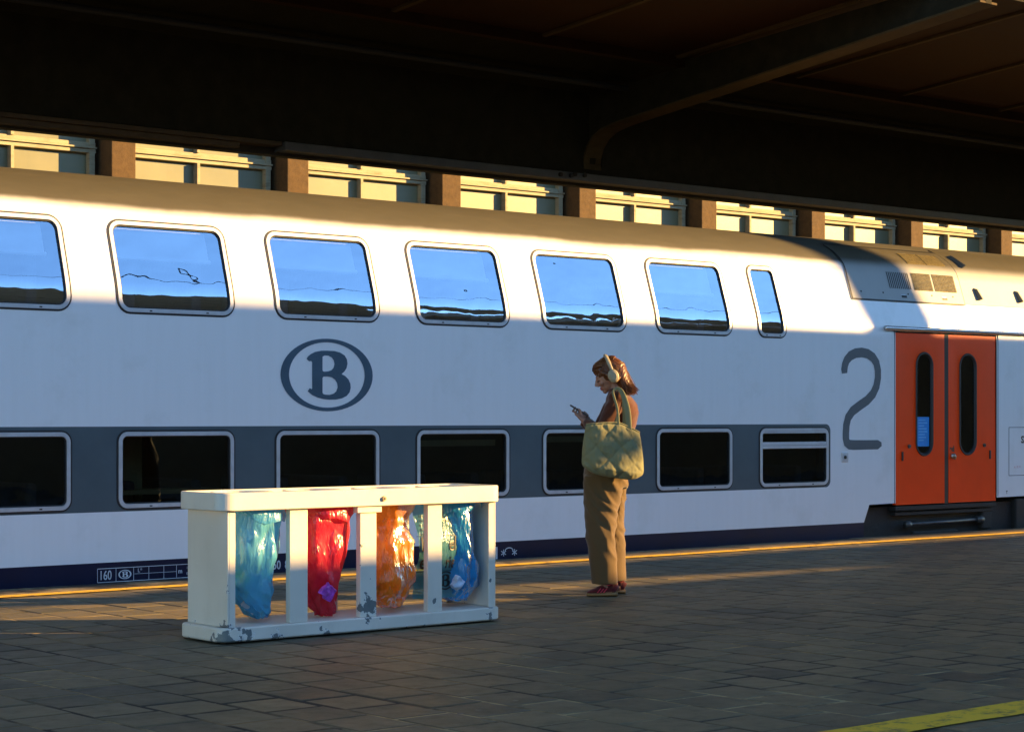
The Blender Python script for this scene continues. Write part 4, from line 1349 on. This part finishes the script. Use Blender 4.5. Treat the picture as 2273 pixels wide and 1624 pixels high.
r4 = sack(7.77, CY + .02, [(.752, -.03, 0, .180, .165), (.66, -.02, -.01, .140, .145), (.54, .0, -.02, .125, .14), (.40, .015, -.03, .130, .13), (.27, .02, -.04, .130, .125), (.21, .02, -.05, .120, .11), (.16, -.0, -.05, .09, .07), (.140, -.0, -.05, .05, .04)], 23, M_blu2, 'deep blue bag with black print at the right end of the waste station', nfold=4, fold=.012)
# second film sheet with print, seen behind the right-hand post
bm = bmesh.new()
def sheet(u, v):      # u along x, v height
    return Vector((u, -.095 + .028 * math.sin(u * 9) + .02 * math.sin(v * 14) + .012 * noise.noise(Vector((u * 20, v * 20, 3))), v))
cols = []
for i in range(33):
    u = -.375 + i * .0125
    cols.append([bm.verts.new(sheet(u + .03 * math.sin(v_ * 5), v_)) for v_ in [.02 + .58 * j / 26 for j in range(27)]])
for a, b in zip(cols, cols[1:]):
    for j in range(26): bm.faces.new((a[j], b[j], b[j + 1], a[j + 1]))
link('printed_panel', bm, mat_plastic('teal_film', (0.10, 0.36, 0.40), .62, .4), r4, True)
M_blk = mat_simple('black_print', (0.008, 0.01, 0.012), .5, .1, 9)
bm = bmesh.new()
def on_sheet(x, z):
    p = sheet(x, z); return p + Vector((0, -.004, 0))
for txt, x, z, sz in (('b', -.335, .315, .125), ('el', -.135, .315, .125), ('e', -.335, .205, .125), ('ries', -.155, .205, .105)):
    v_, f_ = text_mesh(txt, sz, .0025); add_flat(bm, [(x + a * .78, z + b) for a, b in v_], f_, on_sheet)
for k in range(5):
    v_, f_ = text_mesh(('blik & verpakking', 'metaal - drankkarton', 'emballages', 'plastique', 'bouteilles')[k], .026); add_flat(bm, [(-.335 + a, .52 - k * .027 + b) for a, b in v_], f_, on_sheet)
logo(bm, -.135, .125, .15, .115, on_sheet, ring=(.06, .07))
for x0, x1, z in ((-.36, .0, .405), (-.36, .0, .185)):
    add_flat(bm, [(x0 + (x1 - x0) * k / 12, z + (.0025 if j else 0)) for j in range(2) for k in range(13)], [(k, k + 1, 14 + k, 13 + k) for k in range(12)], on_sheet)
link('bag_print', bm, M_blk, r4, recalc=False)
# litter seen through the films
def crumple(name, c, size, m, label, seed, cat='litter'):
    bm = bmesh.new(); box(bm, -size[0], size[0], -size[1], size[1], -size[2], size[2])
    bmesh.ops.subdivide_edges(bm, edges=bm.edges, cuts=5, use_grid_fill=True)
    for v in bm.verts:
        q = v.co * 26 + Vector((seed, 0, 0))
        v.co += Vector((noise.noise(q), noise.noise(q + Vector((5, 1, 2))), noise.noise(q + Vector((1, 7, 2))))) * .014
    o = link(name, bm, m, None, False, c); o.rotation_euler = (.3, .6, .2)
    tag(o, label, cat); return o
crumple('crumpled_wrapper', (6.68, CY - .185, .255), (.045, .010, .040), mat_simple('purple_foil', (.45, .08, .55), .35, .4, 40, metallic=.2), 'purple foil wrapper pressed against the red bag', 3)
crumple('crumpled_packet', (6.17, CY - .06, .36), (.03, .03, .02), mat_simple('yellow_card', (.55, .60, .06), .6, .3, 20), 'small yellow green packet inside the light blue bag', 9)
crumple('squashed_cup', (6.21, CY - .07, .22), (.05, .03, .05), mat_simple('white_cup', (.55, .62, .66), .4, .1, 20), 'pale squashed cup at the bottom of the light blue bag', 21)
crumple('paper_wrapper', (7.13, CY - .09, .25), (.06, .03, .03), mat_simple('grey_paper', (.30, .30, .28), .5, .4, 30), 'grey crumpled paper showing through the orange bag', 33)
crumple('bottle_cap_ball', (7.68, CY - .15, .25), (.035, .02, .035), mat_simple('pale_plastic', (.50, .62, .78), .4, .1, 20), 'pale round plastic lid inside the deep blue bag', 41)

# ================================================================== THE WOMAN WITH THE PHONE
# local frame: x forward (the way she faces), y to her left (towards the camera), z up
WLOC = (9.70, 10.46, 0.0)
WROT = math.atan2(math.cos(TH), -math.sin(TH))
M_skin = mat_simple('skin', (0.30, 0.145, 0.092), 0.5, 0.10, 30, bumps=0.05)
def mat_cloth(name, col, sc=220, var=.2, sheen=.3):
    m, nt, out = new_mat(name)
    p = principled(nt, out, Roughness=0.9)
    p.inputs['Sheen Weight'].default_value = sheen
    p.inputs['Specular IOR Level'].default_value = .2
    co = obj_co(nt)
    n = noise_n(nt, co, sc, 3, .6); n2 = noise_n(nt, co, 9, 4, .6)
    c = mixc(nt, n, tuple(v * (1 - var) for v in col), tuple(min(1, v * (1 + var)) for v in col))
    c = mixc(nt, math_n(nt, 'MULTIPLY', n2, .3), c, tuple(v * .7 for v in col))
    nt.links.new(c, p.inputs['Base Color'])
    bump(nt, p, n, .25, .002)
    return m
M_sweat = mat_cloth('rust_knit', (0.075, 0.019, 0.0065), 160, .3)
M_trou = mat_cloth('tan_wool', (0.110, 0.068, 0.027), 260, .15)
M_bag = mat_cloth('sage_nylon', (0.19, 0.185, 0.095), 120, .06, .1)
woman = tag(empty('person', WLOC, WROT), 'woman in rust jumper and tan trousers standing on the platform looking down at a phone', 'person')

HP = R(27)
HO = Vector((-.035, 0, 1.575))
def head(x, y, z):
    return HO + Vector((x * math.cos(HP) + z * math.sin(HP), y, -x * math.sin(HP) + z * math.cos(HP)))
HR = Matrix.Rotation(HP, 4, 'Y')
TORSO = [(.88, -.01, .14, .165), (.95, -.02, .135, .165), (1.03, -.04, .115, .145), (1.12, -.075, .105, .14), (1.22, -.11, .112, .155), (1.30, -.128, .112, .172), (1.37, -.122, .102, .178), (1.42, -.108, .08, .15), (1.455, -.095, .058, .085), (1.475, -.09, .05, .06)]
SH = {1: Vector((-.09, .165, 1.405)), -1: Vector((-.10, -.165, 1.405))}
EL = {1: Vector((.035, .205, 1.165)), -1: Vector((.045, -.20, 1.17))}
WR = {1: Vector((.135, .060, 1.245)), -1: Vector((.145, -.075, 1.25))}
ph_c = Vector((.183, .0, 1.326)); ph_u = Vector((.85, 0, .527)).normalized(); ph_n = Vector((-.527, 0, .85)).normalized(); ph_w = Vector((0, 1, 0))

def build_body():
    bm = bmesh.new()
    loft_z(bm, [(z, cx, 0, rx * .82, ry * .80) for z, cx, rx, ry in TORSO])
    # neck
    tube(bm, [(-.10, 0, 1.42), (-.088, 0, 1.47), (-.066, 0, 1.52), (-.05, 0, 1.56)], [.065, .053, .050, .052], 20)
    # skull, jaw, face
    ellipsoid(bm, head(-.012, 0, .025), (.098, .076, .092), HR)
    ellipsoid(bm, head(.028, 0, -.005), (.070, .064, .082), HR)
    ellipsoid(bm, head(.035, 0, -.048), (.056, .052, .055), HR)
    ellipsoid(bm, head(.074, 0, -.086), (.020, .022, .018), HR)            # chin
    ellipsoid(bm, head(.074, .022, .030), (.020, .024, .010), HR)           # brows
    ellipsoid(bm, head(.074, -.022, .030), (.020, .024, .010), HR)
    for s in (-1, 1):
        ellipsoid(bm, head(.070, s * .036, -.022), (.022, .020, .022), HR)  # cheeks
        ellipsoid(bm, head(.073, s * .030, .008), (.016, .017, .011), HR)   # eyelids
        ellipsoid(bm, head(-.008, s * .076, -.005), (.020, .009, .030), HR) # ears
    tube(bm, [head(.084, 0, .022), head(.098, 0, .002), head(.112, 0, -.018), head(.116, 0, -.028)], [.010, .011, .0125, .011], 10)
    ellipsoid(bm, head(.100, .010, -.030), (.012, .008, .008), HR)
    ellipsoid(bm, head(.100, -.010, -.030), (.012, .008, .008), HR)
    ellipsoid(bm, head(.090, 0, -.053), (.013, .020, .006), HR)
    ellipsoid(bm, head(.088, 0, -.065), (.013, .018, .007), HR)
    for s in (1, -1):
        tube(bm, [SH[s] - Vector((0, s * .03, .01)), SH[s].lerp(EL[s], .5), EL[s]], [.036, .034, .032], 14)
        tube(bm, [EL[s], EL[s].lerp(WR[s], .35), WR[s]], [.032, .031, .023], 14)
    # left hand: palm under the phone, fingers wrapped round its far edge, thumb along the near edge
    tube(bm, [WR[1], WR[1].lerp(ph_c, .45) + Vector((0, .018, -.015)), ph_c + ph_u * -.005 - ph_n * .024 + ph_w * .020], [(.024, .020), (.034, .019), (.038, .014)], 14)
    for k, ln in enumerate((.026, .031, .029, .022)):
        b = ph_c + ph_u * (-.030 + .021 * k) - ph_n * .022 + ph_w * .005
        tip = b - ph_w * (.030 + ln * .35)
        tube(bm, [b, b - ph_w * .024 - ph_n * .004, tip - ph_n * .001, tip + ph_n * (.016 + ln * .2) - ph_w * .004, tip + ph_n * (.028 + ln * .2) + ph_w * .006], [.0095, .009, .0085, .008, .0065], 10)
    b = ph_c - ph_u * .045 - ph_n * .016 + ph_w * .036
    tube(bm, [b - ph_u * .02, b + ph_u * .010 + ph_w * .010, b + ph_u * .032 + ph_n * .016 + ph_w * .008, b + ph_u * .052 + ph_n * .026 - ph_w * .002], [.012, .011, .0095, .007], 10)
    # right hand: loosely closed against the lower end of the phone
    c2 = ph_c - ph_u * .068 - ph_w * .028 - ph_n * .01
    tube(bm, [WR[-1], WR[-1].lerp(c2, .5), c2 - ph_n * .008], [(.024, .020), (.034, .020), (.036, .016)], 14)
    for k, ln in enumerate((.024, .028, .027, .020)):
        b = c2 + ph_u * (.004 + .0 * k) + ph_w * (-.028 + .019 * k) - ph_n * .012
        tube(bm, [b, b + ph_u * .026 - ph_n * .010, b + ph_u * (.038 + ln * .3) - ph_n * .004, b + ph_u * (.040 + ln * .3) + ph_n * .006], [.009, .0085, .008, .0065], 10)
    b = c2 + ph_w * .022 + ph_n * .008
    tube(bm, [b - ph_u * .012, b + ph_u * .012 + ph_n * .010, b + ph_u * .034 + ph_n * .016], [.0115, .010, .007], 10)
    # legs inside the trousers and feet inside the shoes
    for s, x0, x1 in ((1, .01, .0), (-1, -.03, -.07)):
        tube(bm, [(-.01, s * .08, .90), (x0, s * .09, .52), (x1 - .012, s * .10, .12), (x1 - .012, s * .10, .06)], [.085, .058, .036, .040], 14)
        tube(bm, [(x1 - .05, s * .10, .05), (x1 + .03, s * .10, .045), (x1 + .10, s * .105, .03)], [.034, .034, .022], 12)
    return remesh('body', bm, .0042, [M_skin, mat_simple('lip_skin', (.34, .11, .09), .45, .1, 30), mat_simple('eye_line', (.02, .012, .01), .5, .1, 30)], woman, 2)
body = build_body()
# lips and lash lines take their own tone
HRi = HR.inverted()
for p in body.data.polygons:
    c = HRi @ (p.center - HO)
    if c.x > .082 and abs(c.y) < .021 and -.071 < c.z < -.049 and c.x < .115: p.material_index = 1
    for s in (-1, 1):
        if c.x > .05 and abs(c.y - s * .030) < .016 and -.004 < c.z - (.0) < .003 + .0: p.material_index = 2
        if c.x > .05 and abs(c.y - s * .028) < .018 and .034 < c.z < .040: p.material_index = 2

def fold_disp(o, fn):
    me = o.data
    ns = [v.normal.copy() for v in me.vertices]
    for v, n in zip(me.vertices, ns): v.co += n * fn(v.co, n)
    me.update()

# jumper
bm = bmesh.new()
loft_z(bm, [(z, cx, 0, rx + .010, ry + .010) for z, cx, rx, ry in TORSO[1:-2]] + [(1.455, -.095, 0, .066, .088), (1.482, -.086, 0, .060, .066)])
for s in (1, -1):
    ellipsoid(bm, SH[s] + Vector((.004, -s * .012, .004)), (.066, .058, .062))
    tube(bm, [SH[s] + Vector((0, -s * .03, 0)), SH[s].lerp(EL[s], .3), SH[s].lerp(EL[s], .7), EL[s] + Vector((0, 0, -.004))], [.060, .062, .058, .052], 18)
    tube(bm, [EL[s], EL[s].lerp(WR[s], .3), EL[s].lerp(WR[s], .7), EL[s].lerp(WR[s], .94)], [.052, .052, .042, .033], 18)
jump = remesh('jumper', bm, .008, M_sweat, woman, 5)
def jf(p, n):
    w = .0
    w += .010 * noise.noise(Vector((p.x * 14 + p.z * 10, p.y * 7, (p.z - p.x) * 4)))
    w += .006 * noise.noise(Vector((p.x * 30 + p.z * 26, p.y * 12, (p.z - p.x) * 8)))
    if p.x < -.16: w *= .45
    return w
fold_disp(jump, jf)

# wide trousers
bm = bmesh.new()
loft_z(bm, [(.78, -.012, 0, .158, .185), (.86, -.008, 0, .157, .190), (.93, -.015, 0, .155, .178), (1.0, -.035, 0, .138, .165), (1.05, -.05, 0, .126, .155)])
loft_z(bm, [(.093, .002, .105, .094, .088), (.11, .002, .105, .094, .090), (.30, .018, .105, .102, .092), (.45, .030, .10, .108, .094), (.60, .032, .095, .112, .096), (.75, .02, .09, .135, .098), (.86, .0, .085, .15, .10)])
loft_z(bm, [(.096, -.070, -.105, .094, .088), (.11, -.070, -.105, .094, .090), (.30, -.055, -.105, .100, .092), (.45, -.038, -.10, .106, .094), (.60, -.030, -.095, .112, .096), (.75, -.025, -.09, .135, .098), (.86, -.01, -.085, .15, .10)])
trou = remesh('trousers', bm, .008, M_trou, woman, 5)
def tf(p, n):
    a = p.x * .80 - p.z * .60 if p.y > -.02 else p.x * .7 - p.z * .72
    t = -p.x * .60 - p.z * .80
    env = max(0.0, min(1.0, (p.z - .22) / .2)) * max(0.0, min(1.0, (.92 - p.z) / .12))
    r = noise.noise(Vector((a * 15 + 1.7, t * 3.2, p.y * 5)))
    r = 1 - abs(r) * 2.4
    k = 1.0 - .75 * max(0.0, n.x)
    w = env * .015 * r * k
    w += env * .006 * noise.noise(Vector((a * 34, t * 6, p.y * 10)))
    # pressed vertical crease and loose hem
    w += (1 - env) * .006 * noise.noise(Vector((p.x * 20, p.y * 20, p.z * 2.5)))
    return w
fold_disp(trou, tf)

# shoes: dark red suede, gum soles, pink stripes
M_suede = mat_cloth('maroon_suede', (0.10, 0.012, 0.016), 200, .25)
M_gum = mat_simple('gum_sole', (0.24, 0.135, 0.045), .6, .12, 30)
M_pink = mat_simple('pink_stripe', (0.70, 0.05, 0.10), .6, .1, 30)
for s, x0 in ((1, -.095), (-1, -.165)):
    sh = empty('shoe', (x0, s * .105, 0)); sh.parent = woman
    bm = bmesh.new()
    tube(bm, [(.006, 0, .018), (.05, 0, .018), (.12, 0, .016), (.19, 0, .015), (.226, 0, .016)], [(.030, .0165), (.034, .017), (.038, .0155), (.038, .0145), (.022, .013)], 18, up=Vector((0, 0, 1)))
    for v in bm.verts: v.co.z = max(v.co.z, .001)
    link('sole', bm, M_gum, sh, True)
    bm = bmesh.new()
    tube(bm, [(.010, 0, .05), (.03, 0, .062), (.075, 0, .060), (.12, 0, .050), (.165, 0, .040), (.20, 0, .034), (.222, 0, .028)], [(.026, .030), (.032, .040), (.034, .038), (.036, .030), (.037, .020), (.032, .014), (.016, .007)], 18)
    bmesh.ops.subdivide_edges(bm, edges=bm.edges, cuts=1, use_grid_fill=True)
    link('upper', bm, M_suede, sh, True)
    for k in range(3):
        for sy in (-1, 1):
            bm = bmesh.new()
            xa = .095 + k * .022
            row = []
            for j in range(6):
                t = j / 5
                x = xa - .018 * (1 - t) * 1.0 + .0; z = .030 + .042 * (1 - t)
                x = xa + .012 - .034 * (1 - t)
                # half width of the upper at this x and height
                hw = .0365 - .0 - .35 * max(0, z - .055) * 1.0
                row.append((x, sy * (hw + .0025 - .010 * (1 - t) ** 3), z))
            a = [bm.verts.new((x - .005, y, z)) for x, y, z in row]; b = [bm.verts.new((x + .005, y, z)) for x, y, z in row]
            for j in range(5): bm.faces.new((a[j], b[j], b[j + 1], a[j + 1]))
            bmesh.ops.solidify(bm, geom=bm.faces[:], thickness=.002)
            link('stripe', bm, M_pink, sh)
    bm = bmesh.new()
    tube(bm, [(.055 + .022 * math.cos(R(a)) * 2.1, .034 * math.sin(R(a)), .088 - .012 * math.cos(R(a))) for a in range(0, 361, 20)], .0045, 8); link('collar_piping', bm, M_pink, sh, True)
    bm = bmesh.new(); tube(bm, [(.055, 0, .06), (.055, 0, .125)], [.038, .036], 16); link('sock', bm, M_suede, sh, True)

# hair: a fitted cap, a hanging mass and loose strands
def mat_hair():
    m, nt, out = new_mat('auburn_hair')
    p = principled(nt, out, Roughness=0.42)
    co = obj_co(nt)
    n = noise_n(nt, co, 30, 5, .65, (1, 2.5, .5)); g = nt.nodes.new('ShaderNodeNewGeometry')
    c = mixc(nt, n, (0.035, 0.011, 0.004), (0.13, 0.042, 0.011))
    c = mixc(nt, math_n(nt, 'MULTIPLY', g.outputs['Random Per Island'], .6), c, (0.17, 0.060, 0.016))
    nt.links.new(c, p.inputs['Base Color'])
    p.inputs['Specular IOR Level'].default_value = .35
    return m
M_hair = mat_hair()
bm = bmesh.new()
ellipsoid(bm, head(-.022, 0, .034), (.106, .089, .098), HR, 28, 20)
ellipsoid(bm, head(.026, 0, .072), (.066, .062, .046), HR)
for s in (-1, 1):
    tube(bm, [head(.045, s * .058, .075), head(.035, s * .078, .04), head(-.005, s * .086, -.01), head(-.04, s * .086, -.06)], [.022, .018, .022, .026], 12)
tube(bm, [(-.075, 0, 1.64), (-.108, 0, 1.58), (-.142, 0, 1.52), (-.172, 0, 1.475), (-.190, 0, 1.452)], [(.084, .075), (.088, .066), (.088, .052), (.080, .036), (.060, .020)], 24, up=Vector((1, 0, 0)))
hair = remesh('hair', bm, .006, M_hair, woman, 3)
def hf(p, n):
    return .006 * noise.noise(Vector((p.y * 60, (p.x * .75 + p.z * .66) * 60, (p.x * -.66 + p.z * .75) * 9))) + .004 * noise.noise(p * 18)
fold_disp(hair, hf)
rng = random.Random(5)
bm = bmesh.new()
capc = Vector((-.022, 0, .034)); capr = Vector((.106, .089, .098))
def cap_pt(d, k=1.0):
    d = d.normalized()
    q = Vector((capc.x + d.x * capr.x * k, d.y * capr.y * k, capc.z + d.z * capr.z * k))
    if d.x > .3 and d.z > .2: q += Vector((.012, 0, .010)) * min(1, (d.x - .3) / .4)
    return head(q.x, q.y, q.z)
for k in range(1000):
    s = rng.choice((-1, 1))
    f0 = rng.uniform(-.75, .93)                       # along the parting, back to front
    d0 = Vector((f0, s * .03, math.sqrt(max(.02, 1 - f0 * f0))))
    low = rng.uniform(0, 1)
    d1 = Vector((-.35 - .6 * low + .15 * max(0, f0), s * (1.0 - .85 * low + rng.uniform(-.1, .1)), -.35 + rng.uniform(-.25, .2)))
    dm = Vector((d0.x * .55 - .10, s * (.95 - .5 * low), .55))
    off = rng.uniform(1.005, 1.055)
    ctrl = [cap_pt(d0, off), cap_pt(d0.lerp(dm, .55), off + .02), cap_pt(dm, off + .015), cap_pt(dm.lerp(d1, .5), off + .01), cap_pt(d1, off + .02)]
    yb = ctrl[-1].y
    p4 = Vector((-.135 - .060 * (1 - abs(yb) / .11) + rng.uniform(-.030, .028), yb * rng.uniform(.85, 1.02), 1.495 + rng.uniform(-.012, .022)))
    p5 = p4 + Vector((-.026 + rng.uniform(-.020, .026), rng.uniform(-.010, .010), -.040 + rng.uniform(-.014, .024)))
    ctrl += [p4, p5]
    ext = [ctrl[0] * 2 - ctrl[1]] + ctrl + [ctrl[-1] * 2 - ctrl[-2]]
    ph_ = rng.uniform(0, 6.28); pts = []
    for i in range(1, len(ext) - 2):
        for j in range(3):
            t = j / 3
            q = .5 * ((2 * ext[i]) + (-ext[i - 1] + ext[i + 1]) * t + (2 * ext[i - 1] - 5 * ext[i] + 4 * ext[i + 1] - ext[i + 2]) * t * t + (-ext[i - 1] + 3 * ext[i] - 3 * ext[i + 1] + ext[i + 2]) * t ** 3)
            f = (i - 1 + t) / 6
            if f > .6: q = q + Vector((math.sin(f * 14 + ph_), math.cos(f * 12 + ph_), 0)) * .006 * (f - .6) / .4
            pts.append(q)
    pts.append(ctrl[-1])
    w = rng.uniform(.0016, .0032); n_ = len(pts)
    tube(bm, pts, [w * (1 - .8 * max(0, (i / n_ - .6) / .4)) for i in range(n_)], 4, caps=False)
tag(link('hair_strands', bm, M_hair, woman, True), kind='stuff')

# headphones
M_hp = mat_simple('beige_plastic', (0.30, 0.26, 0.17), .45, .06, 20)
M_hpd = mat_simple('beige_pad', (0.16, 0.13, 0.085), .7, .1, 20)
hp = tag(empty('headphones', WLOC, WROT), 'beige over-ear headphones worn by the woman with the phone', 'headphones')
pts = []
for k in range(25):
    a = math.pi * k / 24
    y = .100 * math.cos(a); h_ = math.sin(a)
    base = Vector((-.060, 0, 1.585)); top = Vector((-.008, 0, 1.722))
    q = base + (top - base) * (h_ ** .8) + Vector((0, y, 0))
    pts.append(q)
bm = bmesh.new(); tube(bm, pts, [(.0085, .016) if 3 < i < 21 else (.010, .013) for i in range(25)], 12, up=Vector((1, 0, .3))); link('headband', bm, M_hp, hp, True)
for s in (-1, 1):
    c = Vector((-.060, s * .098, 1.572))
    rot = Matrix.Rotation(R(20), 4, 'Y')
    def disc(prof, nm, m, par):
        bm = bmesh.new()
        rows = []
        for yo, rx, rz in prof:
            rows.append([bm.verts.new(c + (rot @ Vector((rx * math.cos(2 * math.pi * k / 28), 0, rz * math.sin(2 * math.pi * k / 28)))) + Vector((0, s * yo, 0))) for k in range(28)])
        for a, b in zip(rows, rows[1:]):
            for k in range(28): bm.faces.new((a[k], a[(k + 1) % 28], b[(k + 1) % 28], b[k]))
        bm.faces.new(rows[0]); bm.faces.new(rows[-1])
        return link(nm, bm, m, par, True)
    cup = disc([(0, .034, .044), (.006, .039, .049), (.016, .040, .050), (.024, .036, .046), (.028, .028, .038)], 'ear_cup', M_hp, hp)
    disc([(-.022, .030, .040), (-.018, .038, .048), (-.004, .040, .050), (-.001, .035, .045)], 'ear_pad', M_hpd, hp)
    disc([(.0275, .027, .037), (.031, .024, .033), (.0315, .018, .026)], 'cup_plate', M_hp, cup)

# phone
pr = tag(empty('phone', WLOC, WROT), 'dark mobile phone held up in the woman\'s hands', 'phone')
def phone_box(name, w, l, t, off, m, par, bev):
    bm = bmesh.new(); box(bm, -l / 2, l / 2, -w / 2, w / 2, -t / 2, t / 2, bev)
    M_ = Matrix((( ph_u.x, ph_w.x, ph_n.x, 0), (ph_u.y, ph_w.y, ph_n.y, 0), (ph_u.z, ph_w.z, ph_n.z, 0), (0, 0, 0, 1)))
    M_ = Matrix.Translation(ph_c + ph_n * off) @ M_
    bmesh.ops.transform(bm, matrix=M_, verts=bm.verts)
    return link(name, bm, m, par)
pb = phone_box('phone_body', .074, .148, .010, 0, mat_simple('phone_case', (.05, .035, .03), .4, .1, 20), pr, .003)
phone_box('phone_screen', .068, .140, .001, .0056, mat_simple('phone_glass', (.01, .01, .012), .12, .1, 20), pr, 0)
phone_box('phone_camera', .024, .026, .003, -.0064, M_rub, pr, .001)

# quilted tote bag on her left shoulder
bagr = tag(empty('tote_bag', WLOC, WROT), 'quilted sage green tote bag hanging from the woman\'s left shoulder', 'bag')
BW, BH, BT = .42, .40, .075
def bag_pt(u, v, side_):
    """u 0..1 front (left in view) to back, v 0..1 bottom to top; side_ +1 camera side"""
    x = .165 - u * .425
    zb = .885 - u * .065
    zt = 1.228 + .012 * math.sin(u * math.pi) - .055 * max(0, u - .62) / .38 - .0 * u
    z = zb + (zt - zb) * v
    # belly of the bag
    e = min(1, 4.6 * u * (1 - u) + .02) ** .55
    h_ = min(1, (v + .015) / .16) ** .5 * (1 - .50 * v ** 1.5)
    z += .040 * (1 - min(1, v / .3)) ** 2 * (abs(u - .5) * 2) ** 4
    x += (u - .5) * (.09 * max(0, v - .4) ** 1.5 + .05 * (1 - min(1, v / .25)) ** 2)
    th = (BT * e * h_)
    x += (.012 * (1 - v) if u > .5 else -.012 * (1 - v)) * -1 * (abs(u - .5) * 2)
    y = .285 - .13 * (u - .45) + side_ * th
    # diamond quilting
    s1 = (u * .425 + v * .36) / .175 + .30; s2 = (u * .425 - v * .36) / .175 + .62
    q = (abs(math.sin(math.pi * s1)) * abs(math.sin(math.pi * s2))) ** .35
    puff = .021 * q * (1 if .0 < v < .97 else 0) * min(1, e * 1.2)
    puff += .008 * noise.noise(Vector((u * 9, v * 9, side_ * 4))) + .004 * noise.noise(Vector((u * 26, v * 14, side_ * 7)))
    y += side_ * puff
    return Vector((x, y, z))
bm = bmesh.new()
NU, NV = 64, 56
rows = []
for j in range(NV + 1):
    v = (j / NV) ** 1.25
    ring = [bm.verts.new(bag_pt(i / NU, v, 1)) for i in range(NU + 1)] + [bm.verts.new(bag_pt(i / NU, v, -1)) for i in range(NU, -1, -1)]
    rows.append(ring)
n_ = len(rows[0])
for a, b in zip(rows, rows[1:]):
    for k in range(n_): bm.faces.new((a[k], a[(k + 1) % n_], b[(k + 1) % n_], b[k]))
for k in range(NU): bm.faces.new((rows[0][k], rows[0][k + 1], rows[0][n_ - 2 - k], rows[0][n_ - 1 - k]))
link('bag_shell', bm, M_bag, bagr, True)
# hem along the mouth
bm = bmesh.new()
hl = [bag_pt(i / 40, 1.0, 1) for i in range(41)] + [bag_pt(i / 40, 1.0, -1) for i in range(40, -1, -1)]
tube(bm, hl + [hl[0]], .005, 8, caps=False); link('bag_hem', bm, M_bag, bagr, True)
# straps over the shoulder
for side_, ua, ub in ((1, .60, .79), (-1, .57, .74)):
    a = bag_pt(ua, .97, side_); b = bag_pt(ub, .97, side_)
    top = Vector((-.083, .180 + side_ * .018, 1.480))
    yo = Vector((0, .006 * side_, 0))
    path = [a + yo - Vector((0, 0, .05)), a + yo, a.lerp(top, .45) + Vector((.006, .014, 0)), top + Vector((.030, .022, -.030)), top + Vector((0, 0, .002)), top + Vector((-.035, .020, -.032)), b.lerp(top, .45) + Vector((-.026, .014, 0)), b + yo, b + yo - Vector((0, 0, .05))]
    ext = [path[0] * 2 - path[1]] + path + [path[-1] * 2 - path[-2]]
    pts = []
    for i in range(1, len(ext) - 2):
        for j in range(6):
            t = j / 6
            pts.append(.5 * ((2 * ext[i]) + (-ext[i - 1] + ext[i + 1]) * t + (2 * ext[i - 1] - 5 * ext[i] + 4 * ext[i + 1] - ext[i + 2]) * t * t + (-ext[i - 1] + 3 * ext[i] - 3 * ext[i + 1] + ext[i + 2]) * t ** 3))
    pts.append(path[-1])
    bm = bmesh.new()
    tube(bm, pts, [(.009 + .013 * max(0, min(1, (i / len(pts) - .45) / .25)), .0035) for i in range(len(pts))], 12, up=Vector((0, 1, 0)))
    link('strap', bm, M_bag, bagr, True)
